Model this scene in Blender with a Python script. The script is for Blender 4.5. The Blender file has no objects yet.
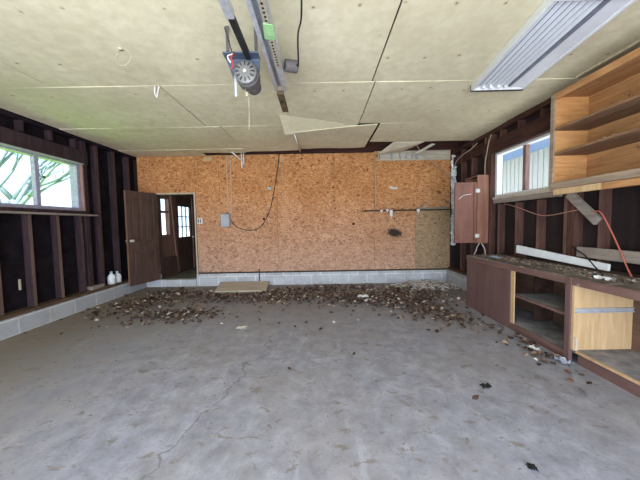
import bpy, bmesh, math, random
from mathutils import Vector, Matrix
PI = math.pi
S = bpy.context.scene
C = S.collection
rnd = random.Random(11)

# ------------------------------------------------------------------ camera, sky, sun, exposure
cam_d = bpy.data.cameras.new('camera'); cam = bpy.data.objects.new('camera', cam_d); C.objects.link(cam)
cam_d.sensor_fit = 'HORIZONTAL'; cam_d.sensor_width = 36; cam_d.lens = 36*280/640
cam_d.clip_start = 0.02; cam_d.clip_end = 300
pitch, roll = math.atan(16/280), 0.0175
fwd = Vector((0, math.cos(pitch), -math.sin(pitch))); r0 = Vector((1, 0, 0)); u0 = r0.cross(fwd)
RT = r0*math.cos(roll) - u0*math.sin(roll); UP = u0*math.cos(roll) + r0*math.sin(roll)
cam.matrix_world = Matrix(((RT.x, UP.x, -fwd.x, 0), (RT.y, UP.y, -fwd.y, 0), (RT.z, UP.z, -fwd.z, 1.29), (0, 0, 0, 1)))
S.camera = cam

w = bpy.data.worlds.new('sky'); S.world = w; w.use_nodes = True
bg = w.node_tree.nodes['Background']; bg.inputs[0].default_value = (0.64, 0.80, 1.0, 1); bg.inputs[1].default_value = 1.55

sun_d = bpy.data.lights.new('sun', 'SUN'); sun = bpy.data.objects.new('sun', sun_d); C.objects.link(sun)
sun_d.energy = 13.0; sun_d.angle = 0.02; sun_d.color = (1.0, 0.975, 0.93)
sun.rotation_euler = (math.radians(36), 0, 0)            # from behind the open garage door, high
sun.rotation_euler = Vector((0.0, 1.0, -1.35)).to_track_quat('-Z', 'Y').to_euler()

def portal(name, loc, rot, sx, sy):
    d = bpy.data.lights.new(name, 'AREA'); d.shape = 'RECTANGLE'; d.size = sx; d.size_y = sy
    d.cycles.is_portal = True
    o = bpy.data.objects.new(name, d); o.location = loc; o.rotation_euler = rot; C.objects.link(o)
portal('garage_opening_daylight', (-0.5, -1.62, 1.12), (PI/2, 0, 0), 5.6, 2.3)
portal('side_window_daylight', (-4.0, 3.9, 1.95), (0, -PI/2, 0), 0.8, 1.4)
portal('shelf_window_daylight', (2.96, 3.85, 2.0), (0, PI/2, 0), 0.75, 1.4)

# daylight entering by the open garage door behind the camera
dl = bpy.data.lights.new('door_daylight', 'AREA'); dl.shape = 'RECTANGLE'; dl.size = 5.3; dl.size_y = 2.1
dl.energy = 215; dl.color = (0.78, 0.87, 1.0)
dlo = bpy.data.objects.new('door_daylight', dl); C.objects.link(dlo)
dlo.location = (-0.5, -1.45, 1.12); dlo.rotation_euler = (PI/2 + 0.03, 0, 0)

S.view_settings.view_transform = 'Standard'; S.view_settings.look = 'None'
S.view_settings.gamma = 1.0; S.view_settings.use_curve_mapping = False
S.view_settings.exposure = 0.76

# ------------------------------------------------------------------ materials
def new_mat(name, rough=0.8, spec=0.25, metal=0.0):
    m = bpy.data.materials.new(name); m.use_nodes = True
    nt = m.node_tree; b = nt.nodes['Principled BSDF']
    b.inputs['Roughness'].default_value = rough; b.inputs['Specular IOR Level'].default_value = spec
    b.inputs['Metallic'].default_value = metal
    return m, nt, b
def nd(nt, t, **kw):
    n = nt.nodes.new(t)
    for k, v in kw.items(): setattr(n, k, v)
    return n
def coords(nt, scale=(1, 1, 1), rot=(0, 0, 0), rand=False, offset=(0, 0, 0)):
    tc = nd(nt, 'ShaderNodeTexCoord'); mp = nd(nt, 'ShaderNodeMapping')
    mp.inputs['Scale'].default_value = scale; mp.inputs['Rotation'].default_value = rot; mp.inputs['Location'].default_value = offset
    if rand:
        oi = nd(nt, 'ShaderNodeObjectInfo'); vm = nd(nt, 'ShaderNodeVectorMath', operation='MULTIPLY_ADD')
        cb = nd(nt, 'ShaderNodeCombineXYZ')
        nt.links.new(oi.outputs['Random'], cb.inputs[0]); nt.links.new(oi.outputs['Random'], cb.inputs[1]); nt.links.new(oi.outputs['Random'], cb.inputs[2])
        vm.inputs[1].default_value = (17.3, 11.7, 23.1)
        nt.links.new(cb.outputs[0], vm.inputs[0]); nt.links.new(tc.outputs['Object'], vm.inputs[2]); nt.links.new(vm.outputs[0], mp.inputs[0])
    else:
        nt.links.new(tc.outputs['Object'], mp.inputs[0])
    return mp.outputs[0]
def noise(nt, vec, scale, detail=4, rough=0.6, dist=0.0):
    n = nd(nt, 'ShaderNodeTexNoise'); n.inputs['Scale'].default_value = scale; n.inputs['Detail'].default_value = detail
    n.inputs['Roughness'].default_value = rough; n.inputs['Distortion'].default_value = dist
    nt.links.new(vec, n.inputs['Vector']); return n.outputs['Fac']
def ramp(nt, fac, stops, interp='LINEAR'):
    r = nd(nt, 'ShaderNodeValToRGB'); cr = r.color_ramp; cr.interpolation = interp
    while len(cr.elements) > len(stops): cr.elements.remove(cr.elements[-1])
    while len(cr.elements) < len(stops): cr.elements.new(0.5)
    for e, (p, c) in zip(cr.elements, stops):
        e.position = p; e.color = (c, c, c, 1) if isinstance(c, (int, float)) else (*c, 1)
    nt.links.new(fac, r.inputs[0]); return r.outputs[0]
def mix(nt, fac, a, b, mode='MIX'):
    m = nd(nt, 'ShaderNodeMix', data_type='RGBA', blend_type=mode)
    if isinstance(fac, (int, float)): m.inputs[0].default_value = fac
    else: nt.links.new(fac, m.inputs[0])
    for i, v in ((6, a), (7, b)):
        if isinstance(v, tuple): m.inputs[i].default_value = (*v, 1)
        else: nt.links.new(v, m.inputs[i])
    return m.outputs[2]
def math_(nt, op, a, b=None):
    m = nd(nt, 'ShaderNodeMath', operation=op)
    for i, v in enumerate((a, b)):
        if v is None: continue
        if isinstance(v, (int, float)): m.inputs[i].default_value = v
        else: nt.links.new(v, m.inputs[i])
    return m.outputs[0]
def bump(nt, b, h, strength=0.3, dist=0.01):
    n = nd(nt, 'ShaderNodeBump'); n.inputs['Strength'].default_value = strength; n.inputs['Distance'].default_value = dist
    nt.links.new(h, n.inputs['Height']); nt.links.new(n.outputs[0], b.inputs['Normal'])

def plain(name, col, rough=0.7, spec=0.3, metal=0.0, var=0.12, scale=18):
    m, nt, b = new_mat(name, rough, spec, metal)
    v = coords(nt, rand=True); f = noise(nt, v, scale)
    dark = tuple(c*(1-var*1.6) for c in col); light = tuple(min(1, c*(1+var)) for c in col)
    nt.links.new(ramp(nt, f, [(0.3, dark), (0.7, light)]), b.inputs['Base Color'])
    bump(nt, b, f, 0.1, 0.003)
    return m
def wood(name, dark, light, axis='X', rough=0.75, grain=26, wear=None, wear_amt=0.6, spec=0.2):
    m, nt, b = new_mat(name, rough, spec)
    sc = {'X': (0.09, 1, 1), 'Y': (1, 0.09, 1), 'Z': (1, 1, 0.09)}[axis]
    v = coords(nt, sc, rand=True)
    g = noise(nt, v, grain, 6, 0.65, 0.6)
    col = ramp(nt, g, [(0.3, dark), (0.7, light)])
    v2 = coords(nt, rand=True)
    blot = noise(nt, v2, 3.0, 4, 0.6)
    col = mix(nt, ramp(nt, blot, [(0.35, 0.0), (0.75, 0.55)]), col, dark)
    if wear:
        wf = ramp(nt, noise(nt, v2, 9, 8, 0.75), [(wear_amt, 0.0), (wear_amt + 0.06, 1.0)])
        col = mix(nt, wf, col, wear)
    nt.links.new(col, b.inputs['Base Color'])
    bump(nt, b, g, 0.25, 0.004)
    return m

def osb(name, c_dark, c_mid, c_light, fade, fade_z0, fade_z1, fade_max=0.7):
    m, nt, b = new_mat(name, 0.8, 0.15)
    tc = nd(nt, 'ShaderNodeTexCoord')
    warp = nd(nt, 'ShaderNodeTexNoise'); warp.inputs['Scale'].default_value = 5.0; nt.links.new(tc.outputs['Object'], warp.inputs['Vector'])
    va = nd(nt, 'ShaderNodeVectorMath', operation='MULTIPLY_ADD'); va.inputs[1].default_value = (0.18, 0.18, 0.18)
    nt.links.new(warp.outputs['Color'], va.inputs[0]); nt.links.new(tc.outputs['Object'], va.inputs[2])
    facs = []
    for k, ang in enumerate((0.75, 1.45, -0.85)):
        mp = nd(nt, 'ShaderNodeMapping'); mp.inputs['Rotation'].default_value = (0, ang, 0)
        mp.inputs['Scale'].default_value = (19, 1, 40); mp.inputs['Location'].default_value = (k*3.7, 0, k*1.9)
        nt.links.new(va.outputs[0], mp.inputs[0])
        vo = nd(nt, 'ShaderNodeTexVoronoi'); vo.inputs['Scale'].default_value = 1.0
        nt.links.new(mp.outputs[0], vo.inputs['Vector'])
        sp = nd(nt, 'ShaderNodeSeparateColor'); nt.links.new(vo.outputs['Color'], sp.inputs[0])
        facs.append(sp.outputs[k])
    sel = ramp(nt, noise(nt, tc.outputs['Object'], 22, 2), [(0.44, 0.0), (0.46, 1.0)])
    sel2 = ramp(nt, noise(nt, va.outputs[0], 17, 2), [(0.5, 0.0), (0.52, 1.0)])
    f = mix(nt, sel, facs[0], facs[1]); f = mix(nt, sel2, f, facs[2])
    col = ramp(nt, f, [(0.0, c_dark), (0.12, c_mid), (0.55, tuple(0.6*a+0.4*c for a, c in zip(c_mid, c_light))), (0.8, c_light), (1.0, c_mid)])
    fine = noise(nt, tc.outputs['Object'], 70, 3)
    col = mix(nt, ramp(nt, fine, [(0.60, 0.0), (0.70, 0.55)]), col, c_dark)
    lightf = noise(nt, coords(nt, (1, 1, 0.45), offset=(9, 0, 4)), 55, 3)
    col = mix(nt, ramp(nt, lightf, [(0.60, 0.0), (0.70, 0.5)]), col, tuple(min(1, c*1.25) for c in c_light))
    big = noise(nt, tc.outputs['Object'], 1.3, 4)
    col = mix(nt, ramp(nt, big, [(0.4, 0.0), (0.8, 0.35)]), col, c_dark)
    # paler, greyer towards the bottom, with an uneven edge
    sx = nd(nt, 'ShaderNodeSeparateXYZ'); nt.links.new(tc.outputs['Object'], sx.inputs[0])
    zz = math_(nt, 'ADD', sx.outputs[2], math_(nt, 'MULTIPLY', math_(nt, 'SUBTRACT', big, 0.5), 1.1))
    mr = nd(nt, 'ShaderNodeMapRange'); mr.inputs[1].default_value = fade_z1; mr.inputs[2].default_value = fade_z0
    mr.inputs[3].default_value = 0; mr.inputs[4].default_value = fade_max; nt.links.new(zz, mr.inputs[0])
    fcol = mix(nt, f, tuple(c*0.62 for c in fade), tuple(min(1, c*1.2) for c in fade))
    col = mix(nt, mr.outputs[0], col, fcol)
    # scorch patch with ragged sooty edges
    ex = math_(nt, 'DIVIDE', math_(nt, 'SUBTRACT', sx.outputs[0], 1.60), 0.20)
    ez = math_(nt, 'DIVIDE', math_(nt, 'ADD', math_(nt, 'SUBTRACT', sx.outputs[2], 1.075), math_(nt, 'MULTIPLY', ex, 0.035)), 0.115)
    dd = math_(nt, 'SQRT', math_(nt, 'ADD', math_(nt, 'MULTIPLY', ex, ex), math_(nt, 'MULTIPLY', ez, ez)))
    dd = math_(nt, 'ADD', dd, math_(nt, 'MULTIPLY', math_(nt, 'SUBTRACT', noise(nt, tc.outputs['Object'], 24, 4), 0.5), 0.9))
    col = mix(nt, ramp(nt, dd, [(0.55, 0.95), (1.0, 0.0)]), col, (0.02, 0.018, 0.016))
    grime = noise(nt, coords(nt, (1, 1, 0.6), offset=(2, 0, 6)), 6.5, 6, 0.7)
    col = mix(nt, ramp(nt, grime, [(0.58, 0.0), (0.72, 0.55)]), col, (0.16, 0.085, 0.05))
    nt.links.new(col, b.inputs['Base Color']); bump(nt, b, f, 0.2, 0.003)
    return m

M = {}
M['osb'] = osb('oriented_strand_board', (0.16, 0.055, 0.022), (0.46, 0.175, 0.058), (0.70, 0.37, 0.165), (0.55, 0.36, 0.275), 0.2, 2.0, 0.75)
M['osb_grey'] = osb('greyed_strand_board', (0.14, 0.085, 0.045), (0.36, 0.215, 0.11), (0.48, 0.33, 0.19), (0.39, 0.28, 0.18), 0.2, 1.9)
M['stud'] = wood('brown_stained_stud', (0.05, 0.023, 0.019), (0.15, 0.07, 0.055), 'Z', wear=(0.26, 0.16, 0.12), wear_amt=0.70)
M['stud_h'] = wood('brown_stained_beam', (0.03, 0.013, 0.012), (0.10, 0.042, 0.032), 'Y', wear=(0.22, 0.13, 0.10), wear_amt=0.74)
M['stud_purple'] = wood('flare_purple_stud', (0.022, 0.014, 0.018), (0.075, 0.042, 0.048), 'Z', wear=(0.20, 0.13, 0.11), wear_amt=0.72)  # left-wall studs: the flare's purple tint is mixed into the wood colour
M['stud_pale'] = wood('bare_edge_stud', (0.09, 0.055, 0.045), (0.23, 0.15, 0.115), 'Z', wear=(0.06, 0.03, 0.03), wear_amt=0.62)
M['stud_edge'] = wood('worn_purple_edge', (0.045, 0.026, 0.028), (0.13, 0.078, 0.072), 'Z', wear=(0.22, 0.14, 0.12), wear_amt=0.68)
M['stud_bare'] = wood('worn_brown_edge', (0.09, 0.045, 0.038), (0.24, 0.13, 0.105), 'Z', wear=(0.36, 0.26, 0.21), wear_amt=0.66)
M['joist'] = wood('red_brown_joist', (0.03, 0.012, 0.010), (0.10, 0.035, 0.025), 'X')
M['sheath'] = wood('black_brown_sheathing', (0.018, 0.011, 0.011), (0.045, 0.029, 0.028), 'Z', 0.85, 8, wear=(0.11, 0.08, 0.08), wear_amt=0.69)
M['sheath_left'] = plain('flare_purple_sheathing', (0.014, 0.010, 0.014), 0.85, 0.1, var=0.35, scale=5)  # purple cast of the window flare is put into the sheathing colour
M['plate'] = wood('brown_sill_plate', (0.06, 0.035, 0.022), (0.16, 0.10, 0.065), 'Y', wear=(0.05, 0.03, 0.025), wear_amt=0.58)
M['plate_x'] = wood('dark_plate', (0.03, 0.02, 0.015), (0.09, 0.055, 0.035), 'X')
M['raw'] = wood('orange_plywood', (0.40, 0.175, 0.062), (0.68, 0.35, 0.145), 'X', wear=(0.24, 0.12, 0.06), wear_amt=0.66)
M['raw_y'] = wood('shelf_board_wood', (0.30, 0.135, 0.055), (0.58, 0.305, 0.135), 'Y', wear=(0.17, 0.09, 0.05), wear_amt=0.60)
M['raw_dusty'] = wood('dusty_shelf_top', (0.14, 0.075, 0.045), (0.32, 0.18, 0.105), 'Y', wear=(0.36, 0.22, 0.16), wear_amt=0.66)
M['tan'] = wood('tan_plywood', (0.46, 0.29, 0.145), (0.66, 0.46, 0.26), 'Z', wear=(0.34, 0.24, 0.15), wear_amt=0.64)
M['painted'] = wood('brown_painted_plywood', (0.115, 0.066, 0.060), (0.19, 0.11, 0.10), 'Z', 0.6, 9, wear=(0.34, 0.26, 0.235), wear_amt=0.66)
M['painted_y'] = wood('brown_painted_board', (0.115, 0.062, 0.055), (0.22, 0.125, 0.105), 'Y', 0.6, 12, wear=(0.36, 0.27, 0.23), wear_amt=0.64)
M['cab_red'] = wood('red_brown_cabinet', (0.19, 0.085, 0.066), (0.31, 0.15, 0.118), 'Z', 0.6, 12, wear=(0.36, 0.21, 0.17), wear_amt=0.71)
M['worktop'] = wood('dirty_worktop', (0.09, 0.07, 0.06), (0.29, 0.25, 0.21), 'Y', 0.9, 9, wear=(0.48, 0.45, 0.40), wear_amt=0.56)
M['grey_wood'] = wood('weathered_grey_wood', (0.19, 0.15, 0.125), (0.40, 0.345, 0.295), 'Y', 0.85, 26, wear=(0.14, 0.10, 0.08), wear_amt=0.62)
M['grey_wood_x'] = wood('weathered_tan_board', (0.40, 0.33, 0.25), (0.64, 0.56, 0.45), 'X', 0.85, 22)
M['inner_grey'] = plain('dusty_cabinet_floor', (0.29, 0.28, 0.285), 0.9, 0.1, var=0.3, scale=6)
M['annex_floor'] = plain('dusty_annex_floor', (0.26, 0.23, 0.16), 0.8, 0.2, var=0.3, scale=5)
M['bench_back'] = wood('brown_cabinet_back', (0.10, 0.055, 0.038), (0.19, 0.11, 0.075), 'Y')
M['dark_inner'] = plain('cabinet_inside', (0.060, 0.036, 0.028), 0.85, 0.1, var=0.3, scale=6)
M['door'] = wood('dark_varnished_door', (0.065, 0.038, 0.031), (0.15, 0.088, 0.068), 'Z', 0.5, 18, wear=(0.22, 0.15, 0.11), wear_amt=0.73)
M['door_edge'] = wood('bare_door_edge', (0.14, 0.075, 0.045), (0.30, 0.18, 0.11), 'Z')
M['panelling'] = wood('brown_wall_panelling', (0.16, 0.080, 0.058), (0.30, 0.16, 0.12), 'Z')
M['foam'] = plain('white_foam', (0.86, 0.88, 0.90), 0.8, 0.2, var=0.05, scale=8)
M['white'] = plain('white_paint', (0.76, 0.76, 0.77), 0.45, 0.4, var=0.05)
M['enamel'] = plain('blue_white_enamel', (0.72, 0.74, 0.80), 0.3, 0.5, var=0.04)
M['rail_tan'] = wood('greyed_tan_rail', (0.20, 0.14, 0.10), (0.42, 0.31, 0.22), 'Y', wear=(0.30, 0.16, 0.08), wear_amt=0.64)
M['cab_end'] = wood('orange_brown_panel', (0.20, 0.085, 0.055), (0.38, 0.19, 0.13), 'Z', 0.6, 14, wear=(0.42, 0.27, 0.20), wear_amt=0.68)
M['reflector_shade'] = plain('groove_shade_reflector', (0.22, 0.235, 0.30), 0.4, 0.5, var=0.1)  # shade in the grooves between the white ribs, painted as a darker reflector
M['white_pipe'] = plain('white_plastic', (0.80, 0.77, 0.72), 0.5, 0.4, var=0.05)
M['frame_grey'] = plain('grey_window_frame', (0.33, 0.31, 0.40), 0.55, 0.3, var=0.15)
M['frame_brown'] = wood('pink_brown_mullion', (0.22, 0.12, 0.105), (0.38, 0.24, 0.21), 'Z')
M['galv'] = plain('galvanised_steel', (0.62, 0.64, 0.68), 0.42, 0.5, 0.55, var=0.15)
M['perf'] = plain('tarnished_angle', (0.50, 0.44, 0.33), 0.55, 0.4, 0.35, var=0.25, scale=60)
M['plate_blue'] = plain('blue_grey_bracket', (0.10, 0.12, 0.17), 0.5, 0.4, 0.4, var=0.2)
M['black'] = plain('black_metal', (0.018, 0.018, 0.020), 0.55, 0.3, var=0.2)
M['motor'] = plain('motor_grey', (0.17, 0.165, 0.16), 0.5, 0.4, 0.3, var=0.12)
M['darkgrey'] = plain('dark_grey_plastic', (0.10, 0.09, 0.09), 0.6, 0.3)
M['brown_block'] = plain('brown_end_stop', (0.13, 0.085, 0.045), 0.7, 0.2, var=0.3)
M['green'] = plain('green_tape', (0.30, 0.52, 0.24), 0.6, 0.3)
M['red'] = plain('orange_red_cord', (0.50, 0.13, 0.085), 0.5, 0.3)
M['pinkcord'] = plain('dusty_pink_cord', (0.40, 0.20, 0.15), 0.6, 0.3)
M['wire_tan'] = plain('tan_cable', (0.55, 0.47, 0.36), 0.6, 0.3)
M['wire_white'] = plain('white_cable', (0.72, 0.69, 0.66), 0.6, 0.3)
M['redwire'] = plain('red_wire', (0.5, 0.03, 0.03), 0.5, 0.3)
M['box_grey'] = plain('grey_box_enamel', (0.40, 0.42, 0.45), 0.5, 0.4, var=0.08)
M['foil'] = plain('crumpled_foil', (0.86, 0.86, 0.89), 0.4, 0.5, 0.12, var=0.35, scale=30)
M['jug'] = plain('cloudy_white_plastic', (0.78, 0.79, 0.80), 0.45, 0.4, var=0.06)
M['blue_scrap'] = plain('pale_blue_plastic', (0.42, 0.55, 0.72), 0.5, 0.4, var=0.2)
M['paper'] = plain('dirty_paper', (0.70, 0.69, 0.66), 0.8, 0.2, var=0.1)
M['plastic_grey'] = plain('crumpled_grey_plastic', (0.36, 0.37, 0.42), 0.4, 0.5, var=0.4, scale=40)
M['rag'] = plain('black_dirt', (0.022, 0.020, 0.018), 0.9, 0.1)
M['mdf'] = plain('pale_gypsum_board', (0.74, 0.68, 0.55), 0.85, 0.15, var=0.1, scale=7)
M['trim_pale'] = wood('pale_casing', (0.42, 0.33, 0.24), (0.68, 0.58, 0.46), 'Z', wear=(0.25, 0.18, 0.13), wear_amt=0.62)
M['lawn'] = plain('lawn', (0.24, 0.56, 0.04), 0.95, 0.05, var=0.3, scale=3)
M['drive'] = plain('driveway_concrete', (0.50, 0.49, 0.47), 0.9, 0.1, var=0.15, scale=2)
M['bark'] = plain('glare_grey_bark', (0.16, 0.21, 0.25), 0.9, 0.1, var=0.2)  # blue-grey glare of the overexposed window view put into the bark colour
M['siding'] = plain('cream_siding', (0.50, 0.49, 0.45), 0.7, 0.2, var=0.04)
M['soffit'] = plain('blue_grey_eave', (0.20, 0.30, 0.52), 0.6, 0.3, var=0.05)
M['leaf_a'] = plain('brown_leaf', (0.15, 0.10, 0.075), 0.85, 0.15, var=0.4, scale=14)
M['leaf_b'] = plain('dark_leaf', (0.075, 0.048, 0.036), 0.85, 0.15, var=0.4, scale=14)
M['leaf_c'] = plain('tan_leaf', (0.36, 0.26, 0.19), 0.85, 0.15, var=0.3, scale=14)
M['leaf_d'] = plain('bleached_leaf', (0.56, 0.50, 0.44), 0.85, 0.15, var=0.2, scale=14)
M['leaf_e'] = plain('russet_leaf', (0.17, 0.09, 0.065), 0.85, 0.15, var=0.3, scale=14)
M['bulb'] = plain('dusty_metal', (0.55, 0.54, 0.50), 0.4, 0.5, 0.5)

def make_concrete():
    m, nt, b = new_mat('worn_concrete_floor', 0.75, 0.25)
    v = coords(nt)
    n1 = noise(nt, v, 0.9, 6, 0.65, 0.4); n2 = noise(nt, v, 6, 8, 0.72, 0.3); n3 = noise(nt, v, 60, 4, 0.7)
    col = ramp(nt, n2, [(0.30, (0.185, 0.185, 0.212)), (0.5, (0.28, 0.28, 0.325)), (0.72, (0.40, 0.40, 0.455))])
    col = mix(nt, ramp(nt, n1, [(0.42, 0.0), (0.72, 0.62)]), col, (0.27, 0.235, 0.20))
    n4 = noise(nt, coords(nt, (1.6, 0.5, 1), (0, 0, 0.5), offset=(5, 2, 0)), 2.4, 8, 0.75, 0.8)
    col = mix(nt, ramp(nt, n4, [(0.56, 0.0), (0.66, 0.45)]), col, (0.43, 0.43, 0.48))
    col = mix(nt, ramp(nt, n3, [(0.56, 0.0), (0.70, 0.6)]), col, (0.19, 0.175, 0.165))
    n5 = noise(nt, coords(nt, offset=(1.3, 8, 0)), 13, 6, 0.7, 0.4)
    col = mix(nt, ramp(nt, n5, [(0.58, 0.0), (0.68, 0.5)]), col, (0.185, 0.155, 0.13))
    sp = noise(nt, v, 24, 2, 0.5)
    col = mix(nt, ramp(nt, sp, [(0.70, 0.0), (0.73, 0.7)]), col, (0.11, 0.095, 0.08))
    # trodden dirt along the left side and small brown scuffs
    sd = nd(nt, 'ShaderNodeSeparateXYZ'); nt.links.new(v, sd.inputs[0])
    edge = math_(nt, 'ADD', math_(nt, 'MULTIPLY', sd.outputs[0], -0.55), math_(nt, 'MULTIPLY', math_(nt, 'SUBTRACT', n2, 0.5), 2.2))
    col = mix(nt, ramp(nt, math_(nt, 'MULTIPLY', edge, 0.5), [(0.50, 0.0), (0.95, 0.75)]), col, (0.23, 0.18, 0.12))
    far = math_(nt, 'ADD', math_(nt, 'MULTIPLY', sd.outputs[1], 0.5), math_(nt, 'MULTIPLY', math_(nt, 'SUBTRACT', n2, 0.5), 1.8))
    col = mix(nt, ramp(nt, math_(nt, 'MULTIPLY', far, 0.33), [(0.55, 0.0), (0.90, 0.6)]), col, (0.24, 0.20, 0.165))
    sc = noise(nt, coords(nt, (1, 1.7, 1), (0, 0, 0.6), offset=(4, 1, 0)), 7.5, 3, 0.6, 0.8)
    col = mix(nt, ramp(nt, sc, [(0.60, 0.0), (0.68, 0.6)]), col, (0.17, 0.135, 0.095))
    # hairline crack wandering up the slab
    sx = nd(nt, 'ShaderNodeSeparateXYZ'); nt.links.new(v, sx.inputs[0])
    wob = noise(nt, v, 2.6, 6, 0.6)
    line = math_(nt, 'SUBTRACT', sx.outputs[0], math_(nt, 'MULTIPLY', sx.outputs[1], 0.235))
    line = math_(nt, 'ADD', line, math_(nt, 'MULTIPLY', math_(nt, 'SUBTRACT', wob, 0.5), 0.5))
    d = math_(nt, 'ABSOLUTE', math_(nt, 'ADD', line, 1.26))
    near = math_(nt, 'LESS_THAN', sx.outputs[1], 3.3)
    ck = math_(nt, 'MULTIPLY', ramp(nt, d, [(0.004, 0.6), (0.011, 0.0)]), near)
    col = mix(nt, ck, col, (0.13, 0.115, 0.10))
    nt.links.new(col, b.inputs['Base Color'])
    nt.links.new(ramp(nt, n2, [(0.3, 0.55), (0.7, 0.85)]), b.inputs['Roughness'])
    bump(nt, b, n2, 0.12, 0.01)
    return m
M['concrete'] = make_concrete()

def make_board():
    m, nt, b = new_mat('stained_ceiling_board', 0.85, 0.12)
    v = coords(nt)
    n1 = noise(nt, v, 1.1, 5, 0.6, 0.3); n2 = noise(nt, v, 9, 6, 0.65)
    col = ramp(nt, n2, [(0.3, (0.65, 0.585, 0.40)), (0.7, (0.80, 0.735, 0.545))])
    col = mix(nt, ramp(nt, n1, [(0.40, 0.0), (0.70, 0.55)]), col, (0.55, 0.475, 0.315))
    n3 = noise(nt, coords(nt, offset=(3, 7, 0)), 2.3, 6, 0.7, 0.5)
    col = mix(nt, ramp(nt, n3, [(0.60, 0.0), (0.70, 0.45)]), col, (0.52, 0.41, 0.26))
    # rows of rusty nail heads along the joists
    sx = nd(nt, 'ShaderNodeSeparateXYZ'); nt.links.new(v, sx.inputs[0])
    jit = math_(nt, 'MULTIPLY', math_(nt, 'SUBTRACT', noise(nt, v, 1.7, 1), 0.5), 0.16)
    fx = math_(nt, 'MULTIPLY', math_(nt, 'SUBTRACT', math_(nt, 'FRACT', math_(nt, 'DIVIDE', math_(nt, 'ADD', math_(nt, 'ADD', sx.outputs[0], jit), 20.0), 0.33)), 0.5), 0.33)
    fy = math_(nt, 'MULTIPLY', math_(nt, 'SUBTRACT', math_(nt, 'FRACT', math_(nt, 'DIVIDE', math_(nt, 'ADD', math_(nt, 'ADD', sx.outputs[1], jit), 20.28), 0.61)), 0.5), 0.61)
    d = math_(nt, 'SQRT', math_(nt, 'ADD', math_(nt, 'MULTIPLY', fx, fx), math_(nt, 'MULTIPLY', fy, fy)))
    keep = ramp(nt, noise(nt, v, 2.1, 2), [(0.46, 0.0), (0.5, 1.0)])
    halo = math_(nt, 'MULTIPLY', ramp(nt, d, [(0.008, 0.6), (0.024, 0.0)]), keep)
    col = mix(nt, halo, col, (0.42, 0.27, 0.12))
    dot = math_(nt, 'MULTIPLY', ramp(nt, d, [(0.005, 0.9), (0.008, 0.0)]), keep)
    col = mix(nt, dot, col, (0.07, 0.045, 0.035))
    nt.links.new(col, b.inputs['Base Color']); bump(nt, b, n2, 0.08, 0.005)
    return m
M['board'] = make_board()

def make_block(name, axis, k=1.0):
    m, nt, b = new_mat(name, 0.9, 0.12)
    tc = nd(nt, 'ShaderNodeTexCoord'); sx = nd(nt, 'ShaderNodeSeparateXYZ'); nt.links.new(tc.outputs['Object'], sx.inputs[0])
    cb = nd(nt, 'ShaderNodeCombineXYZ'); nt.links.new(sx.outputs['XY'.index(axis)], cb.inputs[0]); nt.links.new(sx.outputs[2], cb.inputs[1])
    br = nd(nt, 'ShaderNodeTexBrick'); nt.links.new(cb.outputs[0], br.inputs['Vector'])
    br.inputs['Scale'].default_value = 1; br.inputs['Brick Width'].default_value = 0.40; br.inputs['Row Height'].default_value = 0.20
    br.inputs['Mortar Size'].default_value = 0.009; br.offset = 0.5
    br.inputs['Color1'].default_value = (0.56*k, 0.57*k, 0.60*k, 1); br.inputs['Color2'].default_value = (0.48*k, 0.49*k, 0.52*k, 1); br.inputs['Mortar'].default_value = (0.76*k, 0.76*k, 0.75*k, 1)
    n = noise(nt, tc.outputs['Object'], 5, 8, 0.7); f = noise(nt, tc.outputs['Object'], 90, 3)
    col = mix(nt, ramp(nt, n, [(0.45, 0.0), (0.72, 0.65)]), br.outputs['Color'], (0.30, 0.295, 0.28))
    col = mix(nt, ramp(nt, f, [(0.58, 0.0), (0.7, 0.4)]), col, (0.22, 0.215, 0.21))
    nt.links.new(col, b.inputs['Base Color']); bump(nt, b, f, 0.3, 0.004)
    return m
M['block_y'] = make_block('concrete_block_side_shaded', 'Y', 0.76); M['block_x'] = make_block('concrete_block_back', 'X')  # same block; side copy darkened for the shade along the left wall

def make_glass():
    m = bpy.data.materials.new('window_glass'); m.use_nodes = True; nt = m.node_tree
    for n in list(nt.nodes): nt.nodes.remove(n)
    out = nd(nt, 'ShaderNodeOutputMaterial'); tr = nd(nt, 'ShaderNodeBsdfTransparent'); gl = nd(nt, 'ShaderNodeBsdfGlossy'); mx = nd(nt, 'ShaderNodeMixShader')
    tr.inputs[0].default_value = (0.95, 0.97, 0.97, 1); gl.inputs['Roughness'].default_value = 0.03; mx.inputs[0].default_value = 0.05
    nt.links.new(tr.outputs[0], mx.inputs[1]); nt.links.new(gl.outputs[0], mx.inputs[2]); nt.links.new(mx.outputs[0], out.inputs[0])
    return m
M['glass'] = make_glass()

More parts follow.
